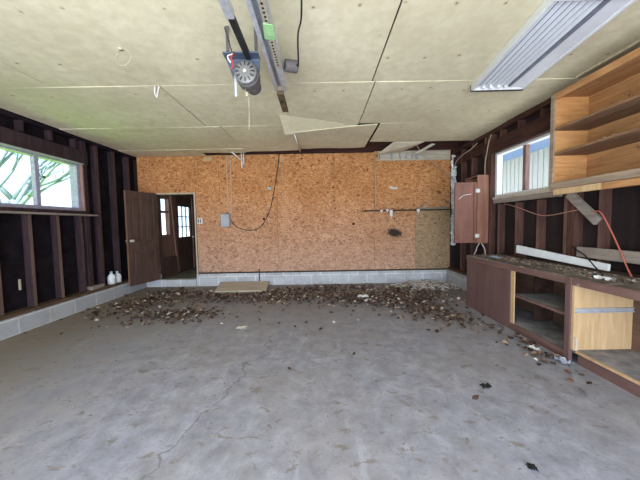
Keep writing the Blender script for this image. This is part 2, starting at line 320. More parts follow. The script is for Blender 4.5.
# ------------------------------------------------------------------ mesh helpers
EDGE_FACE = 1
class MB:
    def __init__(s): s.v = []; s.f = []; s.mi = []
    def add(s, vs, fs, mi=0):
        o = len(s.v); s.v += [Vector(v) for v in vs]
        s.f += [tuple(o+i for i in f) for f in fs]; s.mi += [mi]*len(fs); return s
    def box(s, a, b, mi=0, j=0.0):
        x0, y0, z0 = a; x1, y1, z1 = b
        vs = [(x, y, z) for x in (x0, x1) for y in (y0, y1) for z in (z0, z1)]
        if j: vs = [tuple(c + rnd.uniform(-j, j) for c in v) for v in vs]
        return s.hexa(vs, mi)
    def hexa(s, vs, mi=0):           # order: x outer, y middle, z inner
        return s.add(vs, [(0, 1, 3, 2), (4, 6, 7, 5), (0, 4, 5, 1), (2, 3, 7, 6), (0, 2, 6, 4), (1, 5, 7, 3)], mi)
    def edge_mat(s, mi):            # the narrow edge that faces the room shows barer wood
        s.mi = [mi if (k % 6) == EDGE_FACE else m for k, m in enumerate(s.mi)]; return s
    def edge_mat_right(s):
        s.mi = [1 if (k % 6) == 0 else m for k, m in enumerate(s.mi)]; return s
    def obox(s, p, q, wdt, thk, up=(0, 0, 1), mi=0):   # board from p to q; wdt along up, thk sideways
        p, q = Vector(p), Vector(q); d = (q-p).normalized(); sd = d.cross(Vector(up)).normalized(); u = sd.cross(d)
        vs = [c + sd*a*thk/2 + u*b*wdt/2 for c in (p, q) for a in (-1, 1) for b in (-1, 1)]
        return s.hexa(vs, mi)
    def tube(s, pts, r, n=8, mi=0, cap=True, taper=None):
        pts = [Vector(p) for p in pts]; rings = []; o = len(s.v); N = len(pts)
        ref = None
        for i, p in enumerate(pts):
            t = (pts[min(i+1, N-1)] - pts[max(i-1, 0)]).normalized()
            if ref is None: ref = t.orthogonal().normalized()
            a = (ref - t*ref.dot(t)).normalized(); ref = a; b = t.cross(a)
            rr = r if taper is None else r + (taper-r)*i/(N-1)
            for k in range(n): s.v.append(p + (a*math.cos(2*PI*k/n) + b*math.sin(2*PI*k/n))*rr)
        for i in range(N-1):
            for k in range(n):
                s.f.append((o+i*n+k, o+i*n+(k+1) % n, o+(i+1)*n+(k+1) % n, o+(i+1)*n+k)); s.mi.append(mi)
        if cap:
            s.f.append(tuple(o+k for k in range(n))[::-1]); s.f.append(tuple(o+(N-1)*n+k for k in range(n))); s.mi += [mi, mi]
        return s
    def lathe(s, prof, org, ax=(0, 0, 1), n=24, mi=0):    # prof: (radius, along)
        org = Vector(org); ax = Vector(ax).normalized(); a = ax.orthogonal().normalized(); b = ax.cross(a); o = len(s.v)
        for r, h in prof:
            for k in range(n): s.v.append(org + ax*h + (a*math.cos(2*PI*k/n) + b*math.sin(2*PI*k/n))*max(r, 1e-4))
        for i in range(len(prof)-1):
            for k in range(n):
                s.f.append((o+i*n+k, o+i*n+(k+1) % n, o+(i+1)*n+(k+1) % n, o+(i+1)*n+k)); s.mi.append(mi)
        s.f.append(tuple(o+k for k in range(n))[::-1]); s.f.append(tuple(o+(len(prof)-1)*n+k for k in range(n))); s.mi += [mi, mi]
        return s
    def prism(s, poly, off, mi=0):     # polygon of 3-D points swept by off
        n = len(poly); off = Vector(off); a = [Vector(p) for p in poly]; b = [p+off for p in a]
        return s.add(a+b, [tuple(range(n))[::-1], tuple(range(n, 2*n))] + [(i, (i+1) % n, n+(i+1) % n, n+i) for i in range(n)], mi)
    def build(s, name, mats, parent=None, base=None, bevel=0.0, smooth=False, loc=None):
        if isinstance(mats, str): mats = [mats]
        anc = parent
        while anc is not None and '_o' not in anc: anc = anc.parent
        org = Vector(loc) if loc is not None else (Vector(anc['_o']) if anc is not None else Vector((0, 0, 0)))
        me = bpy.data.meshes.new(name)
        me.from_pydata([tuple(v-org) for v in s.v], [], s.f); me.update()
        for m in mats: me.materials.append(M[m])
        for p, i in zip(me.polygons, s.mi): p.material_index = i
        bm = bmesh.new(); bm.from_mesh(me); bmesh.ops.recalc_face_normals(bm, faces=bm.faces)
        if bevel: bmesh.ops.bevel(bm, geom=[e for e in bm.edges], offset=bevel, segments=1, affect='EDGES', clamp_overlap=True)
        bm.to_mesh(me); bm.free()
        if smooth:
            for p in me.polygons: p.use_smooth = True
        o = bpy.data.objects.new(name, me); C.objects.link(o)
        if parent is not None: o.parent = parent
        else: o.location = org
        return o
def tag(o, label, cat, group=None, kind=None):
    o['label'] = label; o['category'] = cat
    if group: o['group'] = group
    if kind: o['kind'] = kind
    return o
def thing(name, label, cat, loc, group=None):
    o = bpy.data.objects.new(name, None); C.objects.link(o); o.location = loc; o['_o'] = tuple(loc); o.empty_display_size = 0.1
    return tag(o, label, cat, group)
def struct(name, mb, mats, label, cat, bevel=0.0):
    return tag(mb.build(name, mats, bevel=bevel), label, cat, kind='structure')
def box(a, b, j=0.0): return MB().box(a, b, 0, j)
def curve_pts(ctrl, n=8):              # Catmull-Rom
    P = [Vector(p) for p in ctrl]; P = [P[0]*2-P[1]] + P + [P[-1]*2-P[-2]]; out = []
    for i in range(1, len(P)-2):
        for k in range(n):
            t = k/n; a, b, c, d = P[i-1:i+3]
            out.append(0.5*((2*b) + (c-a)*t + (2*a-5*b+4*c-d)*t*t + (3*b-a-3*c+d)*t**3))
    out.append(P[-2]); return out

XL, XR, YB, H, YF = -3.84, 2.80, 6.0, 2.77, -1.5

# ------------------------------------------------------------------ ground outside
struct('lawn', MB().box((-13, -30, -0.30), (-4.25, 60, -0.10)), 'lawn',
       'green lawn outside the left window', 'lawn')
struct('pavement', MB().box((-60, -30, -0.30), (-13.01, 80, -0.10)).box((3.2, -30, -0.30), (40, 60, -0.10)).box((-4.24, 10, -0.3), (3.19, 60, -0.1)), 'drive', 'pale paving beyond the lawn and beside the neighbouring house', 'pavement')
struct('driveway', box((-4.2, -20, -0.25), (3.15, -1.7, -0.02)), 'drive', 'pale concrete driveway outside the open garage door', 'driveway')

# ------------------------------------------------------------------ garage shell
struct('floor', box((-4.2, -1.7, -0.2), (3.15, 6.02, 0.0)), 'concrete', 'worn grey concrete garage floor with stains and a hairline crack', 'floor')

def wall_y(x0, x1, ya, yb, z0, z1, holes):
    m = MB(); ys = sorted(holes)
    y = ya
    for (h0, h1, hz0, hz1) in ys:
        m.box((x0, y, z0), (x1, h0, z1)); m.box((x0, h0, z0), (x1, h1, hz0)); m.box((x0, h0, hz1), (x1, h1, z1)); y = h1
    m.box((x0, y, z0), (x1, yb, z1)); return m
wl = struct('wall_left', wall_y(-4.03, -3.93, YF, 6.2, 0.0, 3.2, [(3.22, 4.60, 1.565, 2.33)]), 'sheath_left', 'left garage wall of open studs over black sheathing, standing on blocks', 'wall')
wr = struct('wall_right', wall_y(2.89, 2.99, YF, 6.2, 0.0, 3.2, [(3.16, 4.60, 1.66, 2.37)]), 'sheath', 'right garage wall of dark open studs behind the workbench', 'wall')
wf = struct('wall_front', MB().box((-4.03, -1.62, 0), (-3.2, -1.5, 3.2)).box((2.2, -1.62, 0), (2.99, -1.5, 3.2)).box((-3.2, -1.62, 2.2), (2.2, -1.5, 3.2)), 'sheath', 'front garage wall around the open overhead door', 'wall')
# ---- left wall framing
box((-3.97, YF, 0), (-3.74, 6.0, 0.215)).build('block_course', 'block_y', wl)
box((-3.93, YF, 0.216), (-3.775, 6.0, 0.256), 0.002).build('sill_plate', 'plate', wl, bevel=0.003)
box((-3.93, YF, 2.70), (-3.84, 6.0, 2.768)).build('top_plate', 'sheath_left', wl)
for y in [3.72 + 0.4*k for k in range(-5, 6)]:
    win = 3.22 < y < 4.60
    mt = 'stud_purple'
    z1 = 1.50 if win else 2.70
    w2 = 0.022 if y < 4.75 else 0.03
    MB().box((-3.93, y-w2, 0.256), (-3.84, y+w2, z1), 0, 0.003).edge_mat(1).build('stud', [mt, 'stud_pale' if y < 4.3 else 'stud_edge'], wl)
    if win: box((-3.93, y-0.019, 2.56), (-3.845, y+0.019, 2.70)).build('cripple_stud', mt, wl)
for y in (3.19, 4.655): box((-3.93, y-0.045, 0.256), (-3.838, y+0.045, 2.70), 0.003).build('stud', 'stud_purple', wl, bevel=0.002)
box((-3.925, 2.9, 2.33), (-3.835, 4.72, 2.54)).build('window_header', 'stud_purple', wl, bevel=0.003)
box((-3.93, 3.15, 1.51), (-3.80, 4.64, 1.562)).build('window_sill_plate', 'stud_purple', wl, bevel=0.003)
# ---- right wall framing
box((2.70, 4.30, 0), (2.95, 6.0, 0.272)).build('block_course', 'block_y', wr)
box((2.74, 4.30, 0.273), (2.89, 6.0, 0.312), 0.002).build('sill_plate', 'plate', wr, bevel=0.003)
box((2.80, YF, 2.69), (2.89, 5.95, 2.768)).build('top_plate', 'stud_h', wr)
for i, y in enumerate([5.55, 5.18, 4.78, 4.39, 4.0, 3.60, 3.2, 2.80, 2.40, 2.0, 1.6]):
    win = 3.25 < y < 4.5
    MB().box((2.80, y-0.021, 0.312), (2.89, y+0.021, 1.55 if win else 2.69), 0, 0.003).edge_mat_right().build('stud', ['stud', 'stud_bare'], wr)
    if win: box((2.81, y-0.021, 2.58), (2.89, y+0.021, 2.69), 0.003).build('cripple_stud', 'stud', wr)
for y in (4.65, 3.12): box((2.795, y-0.045, 0.312), (2.89, y+0.045, 2.69), 0.003).build('stud', 'stud', wr, bevel=0.002)
box((2.795, 2.95, 2.375), (2.89, 4.85, 2.58)).build('window_header', 'stud_h', wr, bevel=0.003)
box((2.80, 4.86, 2.44), (2.885, 5.9, 2.62)).build('wall_brace', 'stud_h', wr, bevel=0.003)

# ---- back wall
wb = struct('wall_back', MB().box((-4.03, 6.02, 0), (-3.45, 6.12, 3.2)).box((-2.64, 6.02, 0), (2.99, 6.12, 3.2)).box((-3.45, 6.02, 2.0), (-2.64, 6.12, 3.2)), 'sheath',
            'back garage wall sheathed in orange strand board over a block footing', 'wall')
xs = [-2.625, -2.12, -0.9, 0.32, 1.17, 2.79]
for i in range(len(xs)-1):
    z0 = 0.285
    if i == 4:
        box((xs[i]+0.002, 6.0, 1.60), (xs[i+1]-0.002, 6.02, 2.80)).build('strand_board_sheet', 'osb', wb)
        box((xs[i]+0.002, 6.0, z0), (2.045, 6.02, 1.597)).build('strand_board_sheet', 'osb', wb)
        g = box((2.049, 5.999, z0), (2.788, 6.02, 1.60)).build('weathered_board_sheet', 'osb_grey', wb); g['label'] = 'grey weathered strand board patch'
    else:
        box((xs[i]+0.002, 6.0, z0), (xs[i+1]-0.002, 6.02, 2.775)).build('strand_board_sheet', 'osb', wb)
box((-3.84, 6.0, 2.0), (-2.628, 6.02, 2.775)).build('strand_board_sheet', 'osb', wb)
box((-3.84, 6.0, 0.285), (-3.46, 6.02, 1.998)).build('strand_board_sheet', 'osb', wb)
box((-2.66, 5.96, 0), (2.70, 6.015, 0.262)).build('block_course', 'block_x', wb)
box((-3.74, 5.96, 0), (-3.44, 6.015, 0.262)).build('block_course', 'block_x', wb)
box((-2.64, 5.985, 0.262), (2.74, 6.02, 0.29)).build('sill_plate', 'plate_x', wb)
for (x, z, r) in ((-0.70, 2.07, .016), (0.30, 2.06, .018), (-1.19, 1.418, .028), (0.35, 1.62, .02), (0.72, 1.28, .03), (2.2, 1.95, .016), (1.60, 1.38, .02)):
    MB().prism([(x+r*math.cos(k)*rnd.uniform(.7, 1.2), 5.9995, z+r*math.sin(k)*rnd.uniform(.7, 1.2)) for k in [2*PI*i/9 for i in range(9)]], (0, -0.001, 0)).build('nail_hole', 'rag', wb)
# framing seen in the gap above the boards
box((-3.9, 6.0, 2.80), (2.89, 6.03, 3.1)).build('ledger_board', 'joist', wb)

# ---- doorway casing and threshold
tr = struct('trim_1', MB().box((-2.66, 5.972, 0.15), (-2.628, 6.12, 1.99), 0, 0.003), 'trim_pale', 'thin pale casing around the back doorway', 'trim')
box((-3.47, 5.985, 1.975), (-2.63, 6.12, 2.003)).build('head_casing', 'trim_pale', tr)
box((-3.47, 5.99, 0.15), (-3.445, 6.12, 1.975)).build('jamb_casing', 'door', tr)
box((-3.44, 5.93, 0.0), (-2.66, 6.13, 0.150), 0.004).build('threshold', 'block_x', tr)

# ------------------------------------------------------------------ ceiling boards, joists, roof
ce = struct('ceiling', box((-4.1, -1.65, 3.1), (3.1, 6.2, 3.2)), 'joist', 'garage ceiling of stained sagging boards nailed under joists', 'ceiling')
for y in [-1.2 + 0.61*k for k in range(12)] + [5.90]:
    box((-3.93, y-0.02, 2.83), (2.89, y+0.02, 3.10)).build('joist', 'joist', ce)
def board(x0, x1, y0, y1, dz=(0, 0, 0, 0), sag=0.006, back_jag=0.0, n=8, th=0.013):
    """ceiling board; dz = drop at (x0y0, x1y0, x0y1, x1y1)"""
    m = MB(); ph = rnd.uniform(0, 6); vs = []
    for s in (0, 1):
        for i in range(n+1):
            for j in range(n+1):
                u, v = i/n, j/n
                d = dz[0]*(1-u)*(1-v) + dz[1]*u*(1-v) + dz[2]*(1-u)*v + dz[3]*u*v
                d += sag*(math.sin(PI*u*2+ph)*math.sin(PI*v*1.5+ph*0.7)*0.5+0.5)
                x = x0 + (x1-x0)*u; y = y0+(y1-y0)*v
                if j == n and back_jag: y += back_jag*math.sin(u*9+ph) + rnd.uniform(-1, 1)*back_jag*0.3
                vs.append((x, y, H - d + s*th))
    q = (n+1)**2; f = []
    for i in range(n):
        for j in range(n):
            a = i*(n+1)+j; f += [(a, a+1, a+n+2, a+n+1), (q+a, q+a+n+1, q+a+n+2, q+a+1)]
    for k in range(n):
        for a, b in ((k, k+1), (n*(n+1)+k, n*(n+1)+k+1), (k*(n+1), (k+1)*(n+1)), (k*(n+1)+n, (k+1)*(n+1)+n)): f.append((a, b, q+b, q+a))
    return m.add(vs, f).build('ceiling_board', 'board', ce)
board(-3.93, -2.795, -1.5, 3.016); board(-2.785, 0.568, -1.5, 3.016); board(0.582, 2.89, -1.5, 3.016)
board(-3.93, -1.66, 3.021, 4.237, (.002, .004, .004, .010)); board(-1.645, 0.60, 3.021, 4.237, (.003, .002, .008, .012)); board(0.612, 2.89, 3.021, 4.237, (.004, .007, .002, .004))
board(-3.93, -1.452, 4.245, 5.455, (.008, .012, .006, .006)); board(-3.93, -2.36, 5.46, 5.97, (.012, .012, .004, .004), back_jag=0.008)
board(-2.35, -1.452, 5.46, 5.74, (.012, .012, .004, .02), back_jag=0.012)
board(-1.438, -0.345, 4.245, 5.66, (.010, .012, .02, .006), back_jag=0.012)
board(-0.335, 0.89, 4.26, 5.50, (.105, .008, .02, .015), 0.008, back_jag=0.015)
board(0.93, 2.89, 4.245, 5.16, (.004, .004, .012, .018), back_jag=0.012)
MB().hexa([(-0.52, 3.80, 2.764), (-0.52, 3.80, 2.769), (-0.50, 4.30, 2.640), (-0.50, 4.30, 2.652), (0.55, 3.80, 2.764), (0.55, 3.80, 2.769), (0.58, 4.27, 2.745), (0.58, 4.27, 2.757)]).build('sagging_board', 'board', ce)

# ------------------------------------------------------------------ windows
def window(name, xin, xout, y0, y1, z0, z1, ym, matf, matm, label, sgn):
    """sliding window set in a side wall; frame, mullion, two panes"""
    t = 0.05
    a, b = sorted((xin, xout))
    m = MB().box((a, y0, z0), (b, y1, z0+t)).box((a, y0, z1-t*0.7), (b, y1, z1)).box((a, y0, z0+t), (b, y0+t, z1-t*0.7)).box((a, y1-t, z0+t), (b, y1, z1-t*0.7))
    f = struct(name, m, matf, label, 'window', 0.003)
    c = (a+b)/2
    box((c-0.03, ym-0.03, z0+t), (c+0.03, ym+0.03, z1-t*0.7)).build('mullion', matm, f, bevel=0.003)
    box((c-0.003, y0+t, z0+t), (c+0.003, ym-0.03, z1-t*0.7)).build('glass_pane', 'glass', f)
    box((c-0.003, ym+0.03, z0+t), (c+0.003, y1-t, z1-t*0.7)).build('glass_pane', 'glass', f)
    return f
w1 = window('window_1', -3.87, -3.99, 3.22, 4.585, 1.567, 2.328, 3.93, 'frame_grey', 'frame_grey', 'sliding side window in the left wall with a grey frame', 1)
box((-3.885, 4.588, 1.57), (-3.825, 4.609, 2.335)).build('jamb_trim', 'frame_brown', w1)
box((-3.868, 3.2, 2.318), (-3.80, 4.60, 2.331)).build('head_trim', 'frame_grey', w1)
MB().box((-3.868, 3.965, 2.00), (-3.84, 3.98, 2.03)).build('sash_latch', 'black', w1)
w2 = window('window_2', 2.86, 2.95, 3.16, 4.595, 1.66, 2.375, 3.97, 'white', 'frame_brown', 'sliding side window in the right wall beside the shelves', -1)

tag(box((-3.84, 3.0, 1.486), (-3.70, 4.70, 1.508), 0.003).build('window_ledge', 'grey_wood', bevel=0.002), 'long thin worn ledge board under the left window', 'ledge board')
sl = tag(box((2.735, 3.23, 1.628), (2.86, 4.46, 1.662), 0.004).build('window_stool', 'grey_wood_x', bevel=0.003), 'weathered grey sill board under the window beside the shelves', 'sill board')
box((2.752, 3.23, 1.562), (2.796, 4.46, 1.628), 0.004).build('apron_board', 'grey_wood', sl, bevel=0.003)

# ------------------------------------------------------------------ room behind the doorway
bfl = struct('floor_annex', box((-3.6, 6.12, -0.1), (-0.8, 9.6, 0.135)), 'annex_floor', 'dusty tan floor of the room behind the doorway', 'floor')
wan = struct('wall_annex', wall_y(-3.60, -3.50, 6.12, 9.6, 0.135, 2.5, [(6.10+0.03, 6.56, 1.07, 1.96), (6.90, 7.75, 0.136, 2.05)]), 'panelling', 'brown panelled wall of the room behind the doorway', 'wall')
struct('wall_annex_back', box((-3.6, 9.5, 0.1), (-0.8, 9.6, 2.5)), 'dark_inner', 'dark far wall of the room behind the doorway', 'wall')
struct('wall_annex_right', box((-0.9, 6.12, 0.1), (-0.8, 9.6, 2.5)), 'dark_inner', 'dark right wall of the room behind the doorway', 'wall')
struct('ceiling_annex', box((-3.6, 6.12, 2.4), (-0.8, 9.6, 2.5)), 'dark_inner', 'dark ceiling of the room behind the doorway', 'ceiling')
m = MB().box((-3.58, 6.13, 1.07), (-3.49, 6.56, 1.11)).box((-3.58, 6.13, 1.92), (-3.49, 6.56, 1.96)).box((-3.58, 6.13, 1.11), (-3.49, 6.16, 1.92)).box((-3.58, 6.52, 1.11), (-3.49, 6.56, 1.92)).box((-3.57, 6.16, 1.60), (-3.50, 6.52, 1.65))
w3 = struct('window_3', m, 'frame_brown', 'small double hung window in the room behind the doorway', 'window')
box((-3.555, 6.16, 1.11), (-3.549, 6.52, 1.60)).build('glass_pane', 'glass', w3); box((-3.535, 6.16, 1.65), (-3.529, 6.52, 1.92)).build('glass_pane', 'glass', w3)
# nine-light exterior door
dy0, dy1, dz0, dz1 = 7.03, 7.66, 1.02, 1.80
m = wall_y(-3.57, -3.53, 6.90, 7.75, 0.136, 2.05, [(dy0, dy1, dz0, dz1)])
d2 = struct('door_2', m, 'door', 'dark half glazed door of nine lights in the room behind the doorway', 'door')
g = MB()
for k in (1, 2): g.box((-3.565, dy0+(dy1-dy0)*k/3-0.011, dz0), (-3.535, dy0+(dy1-dy0)*k/3+0.011, dz1)).box((-3.565, dy0, dz0+(dz1-dz0)*k/3-0.011), (-3.535, dy1, dz0+(dz1-dz0)*k/3+0.011))
g.build('glazing_bars', 'frame_grey', d2)
box((-3.553, dy0, dz0), (-3.547, dy1, dz1)).build('glass_pane', 'glass', d2)
MB().lathe([(0.012, 0), (0.012, 0.03), (0.028, 0.035), (0.03, 0.06), (0.015, 0.075)], (-3.53, 7.70, 1.0), (1, 0, 0), 14).build('door_knob', 'bulb', d2, smooth=True)
tag(MB().obox((-3.47, 6.82, 0.18), (-3.47, 6.58, 2.28), 0.10, 0.03, (0, 1, 0)).build('leaning_board', 'panelling', bevel=0.003), 'brown board leaning between the small window and the nine light door', 'board')
tag(MB().box((-3.49, 6.15, 0.16), (-3.46, 6.82, 0.60), 0, 0.004).build('wall_panel_offcut', 'door', bevel=0.004), 'dark framed panel standing low under the small window behind the doorway', 'panel')

# ------------------------------------------------------------------ open panelled door (hung on the doorway's left jamb)
hx, hy, fx_, fy_ = -3.445, 5.955, -3.635, 5.275
dvec = Vector((fx_-hx, fy_-hy, 0)); W = dvec.length; dvec.normalize(); nvec = Vector((-dvec.y, dvec.x, 0))
if nvec.x < 0: nvec = -nvec            # room-facing side
dz0, dz1 = 0.165, 1.985
def dpt(u, n, z): return Vector((hx, hy, 0)) + dvec*u + nvec*n + Vector((0, 0, z))
def dbox(mb, u0, u1, n0, n1, z0, z1): return mb.hexa([dpt(u, n, z) for u in (u0, u1) for n in (n0, n1) for z in (z0, z1)])
d1 = tag(bpy.data.objects.new('door_1', None), 'dark varnished panelled door standing open into the garage', 'door', kind='structure'); C.objects.link(d1)
d1.location = (hx, hy, dz0); d1['_o'] = (hx, hy, dz0)
st = 0.10; m = MB()
dbox(m, 0, st, -0.018, 0.018, dz0, dz1); dbox(m, W-st, W, -0.018, 0.018, dz0, dz1); dbox(m, W/2-0.045, W/2+0.045, -0.0175, 0.0175, 1.02, dz1-0.12)
for z0, z1 in ((dz0, dz0+0.2), (0.83, 1.02), (dz1-0.12, dz1)): dbox(m, st, W-st, -0.0175, 0.0175, z0, z1)
m.build('stile_and_rail', 'door', d1, bevel=0.002)
for (u0, u1, z0, z1) in ((st, W/2-0.045, 1.02, dz1-0.12), (W/2+0.045, W-st, 1.02, dz1-0.12), (st, W-st, dz0+0.2, 0.83)):
    m = MB(); dbox(m, u0, u1, -0.006, 0.006, z0, z1); dbox(m, u0+0.04, u1-0.04, -0.011, 0.011, z0+0.04, z1-0.04); m.build('door_panel', 'door', d1, bevel=0.003)
m = MB(); dbox(m, W, W+0.004, -0.018, 0.018, dz0, dz1); e = m.build('worn_edge', 'door_edge', d1); e['label'] = 'bare worn wood edge'
for sg in (1, -1):
    ax = nvec*sg
    MB().lathe([(0.026, 0), (0.026, 0.006), (0.011, 0.01), (0.011, 0.035), (0.025, 0.042), (0.029, 0.058), (0.022, 0.072), (0.004, 0.076)], dpt(W-0.06, 0.018*sg, 1.03), ax, 16).build('door_knob', 'bulb', d1, smooth=True)
for z in (0.42, 1.72): MB().tube([dpt(-0.006, 0.022, z-0.04), dpt(-0.006, 0.022, z+0.04)], 0.008).build('hinge', 'darkgrey', d1)

# ------------------------------------------------------------------ outdoors seen through the windows
def tree(x, y, h, seed, label):
    r = random.Random(seed); m = MB()
    def grow(p, d, L, rad, lev):
        q = p; pts = [p]
        for k in range(3):
            d = (d + Vector((r.uniform(-.16, .16), r.uniform(-.16, .16), r.uniform(-.05, .14)))).normalized(); q = q + d*L/3; pts.append(q)
        m.tube(pts, rad, 6, taper=rad*0.66)
        if lev < 4:
            for k in range(2 + (lev < 2)):
                a = r.uniform(0, 2*PI); sp = r.uniform(0.45, 0.85)
                nd_ = (d + Vector((math.cos(a)*sp, math.sin(a)*sp, r.uniform(-0.1, .3)))).normalized()
                grow(pts[r.choice((2, 3))], nd_, L*r.uniform(.62, .8), rad*0.62, lev+1)
    grow(Vector((x, y, -0.15)), Vector((0, 0, 1)), h*0.35, h*0.022, 0)
    t = m.build('bare_tree', 'bark', loc=(x, y, -0.1), smooth=True); tag(t, label, 'tree', 'bare trees outside'); return t
tree(-13.6, 12.6, 8.0, 3, 'bare pale tree seen through the far pane of the left window')
tree(-12.2, 10.9, 7.4, 8, 'bare pale tree seen through the near pane of the left window')
tree(-19.0, 28.0, 9.5, 21, 'bare tree farther off, beyond the glazed door of the back room')
hb = thing('neighbour_house', 'cream sided neighbouring house with a blue grey eave outside the shelf window', 'house', (7.0, 9, -0.1))
m = MB().box((6.5, 4, -0.1), (10, 16, 3.35))
y = 4.0
while y < 16: m.box((6.485, y, -0.1), (6.5, y+0.16, 3.35)); y += 0.2
m.build('siding_wall', 'siding', hb)
box((5.75, 3.6, 3.35), (10.5, 16.4, 3.42)).build('soffit', 'soffit', hb); box((5.70, 3.6, 3.35), (5.75, 16.4, 3.58)).build('fascia', 'soffit', hb)
MB().hexa([(5.7, 3.6, 3.58), (5.7, 3.6, 3.62), (5.7, 16.4, 3.58), (5.7, 16.4, 3.62), (10.5, 3.6, 4.5), (10.5, 3.6, 4.55), (10.5, 16.4, 4.5), (10.5, 16.4, 4.55)]).build('roof', 'darkgrey', hb)

# ------------------------------------------------------------------ shelf unit high on the right wall
su = thing('open_shelf_unit', 'orange plywood open shelf unit fixed high on the right wall', 'shelf unit', (2.6, 2.9, 1.56))
x0, x1, ya, yb = 2.41, 2.79, 1.3, 2.965
box((x0+0.02, yb-0.02, 1.60), (x1, yb, 2.565), 0.001).build('side_panel', 'raw', su)
box((x1-0.008, ya, 1.60), (x1, yb-0.02, 2.565)).build('back_panel', 'raw_y', su)
box((x0+0.02, ya, 2.545), (x1-0.008, yb-0.02, 2.565)).build('top_panel', 'raw_y', su)
for z in (2.215, 1.965): box((x0+0.012, ya, z-0.010), (x1-0.01, yb-0.021, z+0.010), 0.001).build('shelf', 'raw_dusty', su)
box((x0+0.02, ya, 1.64), (x1-0.008, yb-0.02, 1.66)).build('bottom_shelf', 'raw_dusty', su)
box((x0, yb-0.045, 1.60), (x0+0.02, yb+0.002, 2.568), 0.001).build('face_stile', 'rail_tan', su, bevel=0.002)
box((x0, ya, 2.505), (x0+0.02, yb-0.045, 2.568), 0.001).build('top_face_rail', 'raw_y', su, bevel=0.002)
box((x0-0.004, ya, 1.605), (x0+0.02, yb-0.02, 1.668), 0.002).build('bottom_face_rail', 'rail_tan', su, bevel=0.003)
box((x0+0.006, 2.42, 1.545), (x0+0.05, yb-0.05, 1.603), 0.002).build('lower_rail', 'tan', su, bevel=0.003)
box((x0+0.006, ya, 1.545), (x0+0.05, 2.418, 1.603), 0.002).build('lower_rail', 'raw_y', su, bevel=0.003)
tag(box((2.665, 1.3, 2.745), (2.715, 2.98, 2.767), 0.001).build('ceiling_batten', 'trim_pale', bevel=0.002), 'thin pale batten along the ceiling above the shelf unit', 'batten')
def crumb_heap(name, spots, mats, label, cat, size, seed=1, flat=0.4):
    r = random.Random(seed); m = MB()
    for (x, y, z, n, sx, sy) in spots:
        for k in range(n):
            c = Vector((x+max(-1.9, min(1.9, r.gauss(0, 1)))*sx, y+max(-1.9, min(1.9, r.gauss(0, 1)))*sy, z+r.uniform(0.2, 1)*size*flat)); s_ = size*r.uniform(.4, 1.2); a = r.uniform(0, PI)
            ux = Vector((math.cos(a), math.sin(a), r.uniform(-.3, .3)))*s_; uy = Vector((-math.sin(a), math.cos(a), r.uniform(-.3, .3)))*s_*r.uniform(.3, .7); uz = Vector((0, 0, size*flat*0.4))
            m.hexa([c + ux*i + uy*j + uz*q for i in (-.5, .5) for j in (-.5, .5) for q in (-.5, .5)], r.randrange(len(mats)))
    return tag(m.build(name, mats), label, cat, kind='stuff')
crumb_heap('shelf_debris', [(2.47, 2.42, 1.984, 7, .02, .07)], ['paper', 'leaf_c'], 'pale crumbs lying on the middle shelf edge', 'debris', 0.03, 4)

# ------------------------------------------------------------------ diagonal brace and boards on the right wall
tag(MB().obox((2.772, 3.125, 1.575), (2.772, 2.79, 1.265), 0.088, 0.04, (0, 0, 1)).build('diagonal_brace', 'grey_wood', bevel=0.003), 'weathered diagonal brace board under the shelf unit corner', 'brace')
tag(box((2.755, 1.9, 0.895), (2.795, 3.0, 1.000), 0.004).build('grey_plank', 'grey_wood', bevel=0.003), 'grey weathered plank fixed across the studs above the workbench', 'plank')

# ------------------------------------------------------------------ wall cabinet with open door
wc = thing('wall_cabinet', 'narrow red brown wall cabinet with its door open, beside the window', 'cabinet', (2.75, 4.8, 0.93))
m = MB().box((2.61, 4.65, 0.925), (2.86, 4.67, 2.05), 0, 0.002)
m.build('end_panel', 'cab_end', wc, bevel=0.002)
m = MB().box((2.61, 5.03, 0.925), (2.795, 5.05, 2.05)).box((2.775, 4.672, 0.925), (2.795, 5.03, 2.05)).box((2.615, 4.672, 0.925), (2.775, 5.03, 0.945)).box((2.615, 4.672, 2.03), (2.775, 5.03, 2.05)).box((2.62, 4.672, 1.47), (2.775, 5.03, 1.49))
m.build('cabinet_body', 'cab_red', wc)
m = MB().box((2.235, 4.656, 0.935), (2.590, 4.668, 1.93)).box((2.235, 4.636, 0.935), (2.275, 4.656, 1.93)).box((2.55, 4.636, 0.935), (2.590, 4.656, 1.93)).box((2.275, 4.636, 0.935), (2.55, 4.656, 0.98)).box((2.275, 4.636, 1.89), (2.55, 4.656, 1.93))
dr = m.build('cabinet_door', 'cab_red', wc, bevel=0.001)
for z in (1.79, 1.05): MB().box((2.572, 4.630, z-0.028), (2.640, 4.637, z+0.028)).tube([(2.60, 4.628, z-0.035), (2.60, 4.628, z+0.035)], 0.009).build('hinge', 'paper', dr)
MB().tube(curve_pts([(2.30, 4.638, 1.66), (2.36, 4.6385, 1.71), (2.43, 4.638, 1.73), (2.50, 4.638, 1.735)]), 0.006, 5).build('scratch', 'paper', dr)
crd = tag(MB().tube(curve_pts([(2.66, 4.66, 0.925), (2.655, 4.72, 0.85), (2.62, 4.70, 0.78), (2.58, 4.74, 0.66)]), 0.007, 6).tube(curve_pts([(2.69, 4.66, 0.925), (2.71, 4.62, 0.86), (2.72, 4.60, 0.80), (2.72, 4.58, 0.62)]), 0.007, 6).build('hanging_cord', 'wire_white', smooth=True), 'two white cord ends hanging below the wall cabinet', 'cord')
tag(MB().tube(curve_pts([(2.79, 4.60, 2.68), (2.785, 4.66, 2.56), (2.78, 4.70, 2.40), (2.775, 4.73, 2.25), (2.78, 4.74, 2.06)]), 0.006, 6).build('wall_cable', 'wire_tan', smooth=True), 'thin pale cable hanging from ceiling to top of the wall cabinet', 'cable')

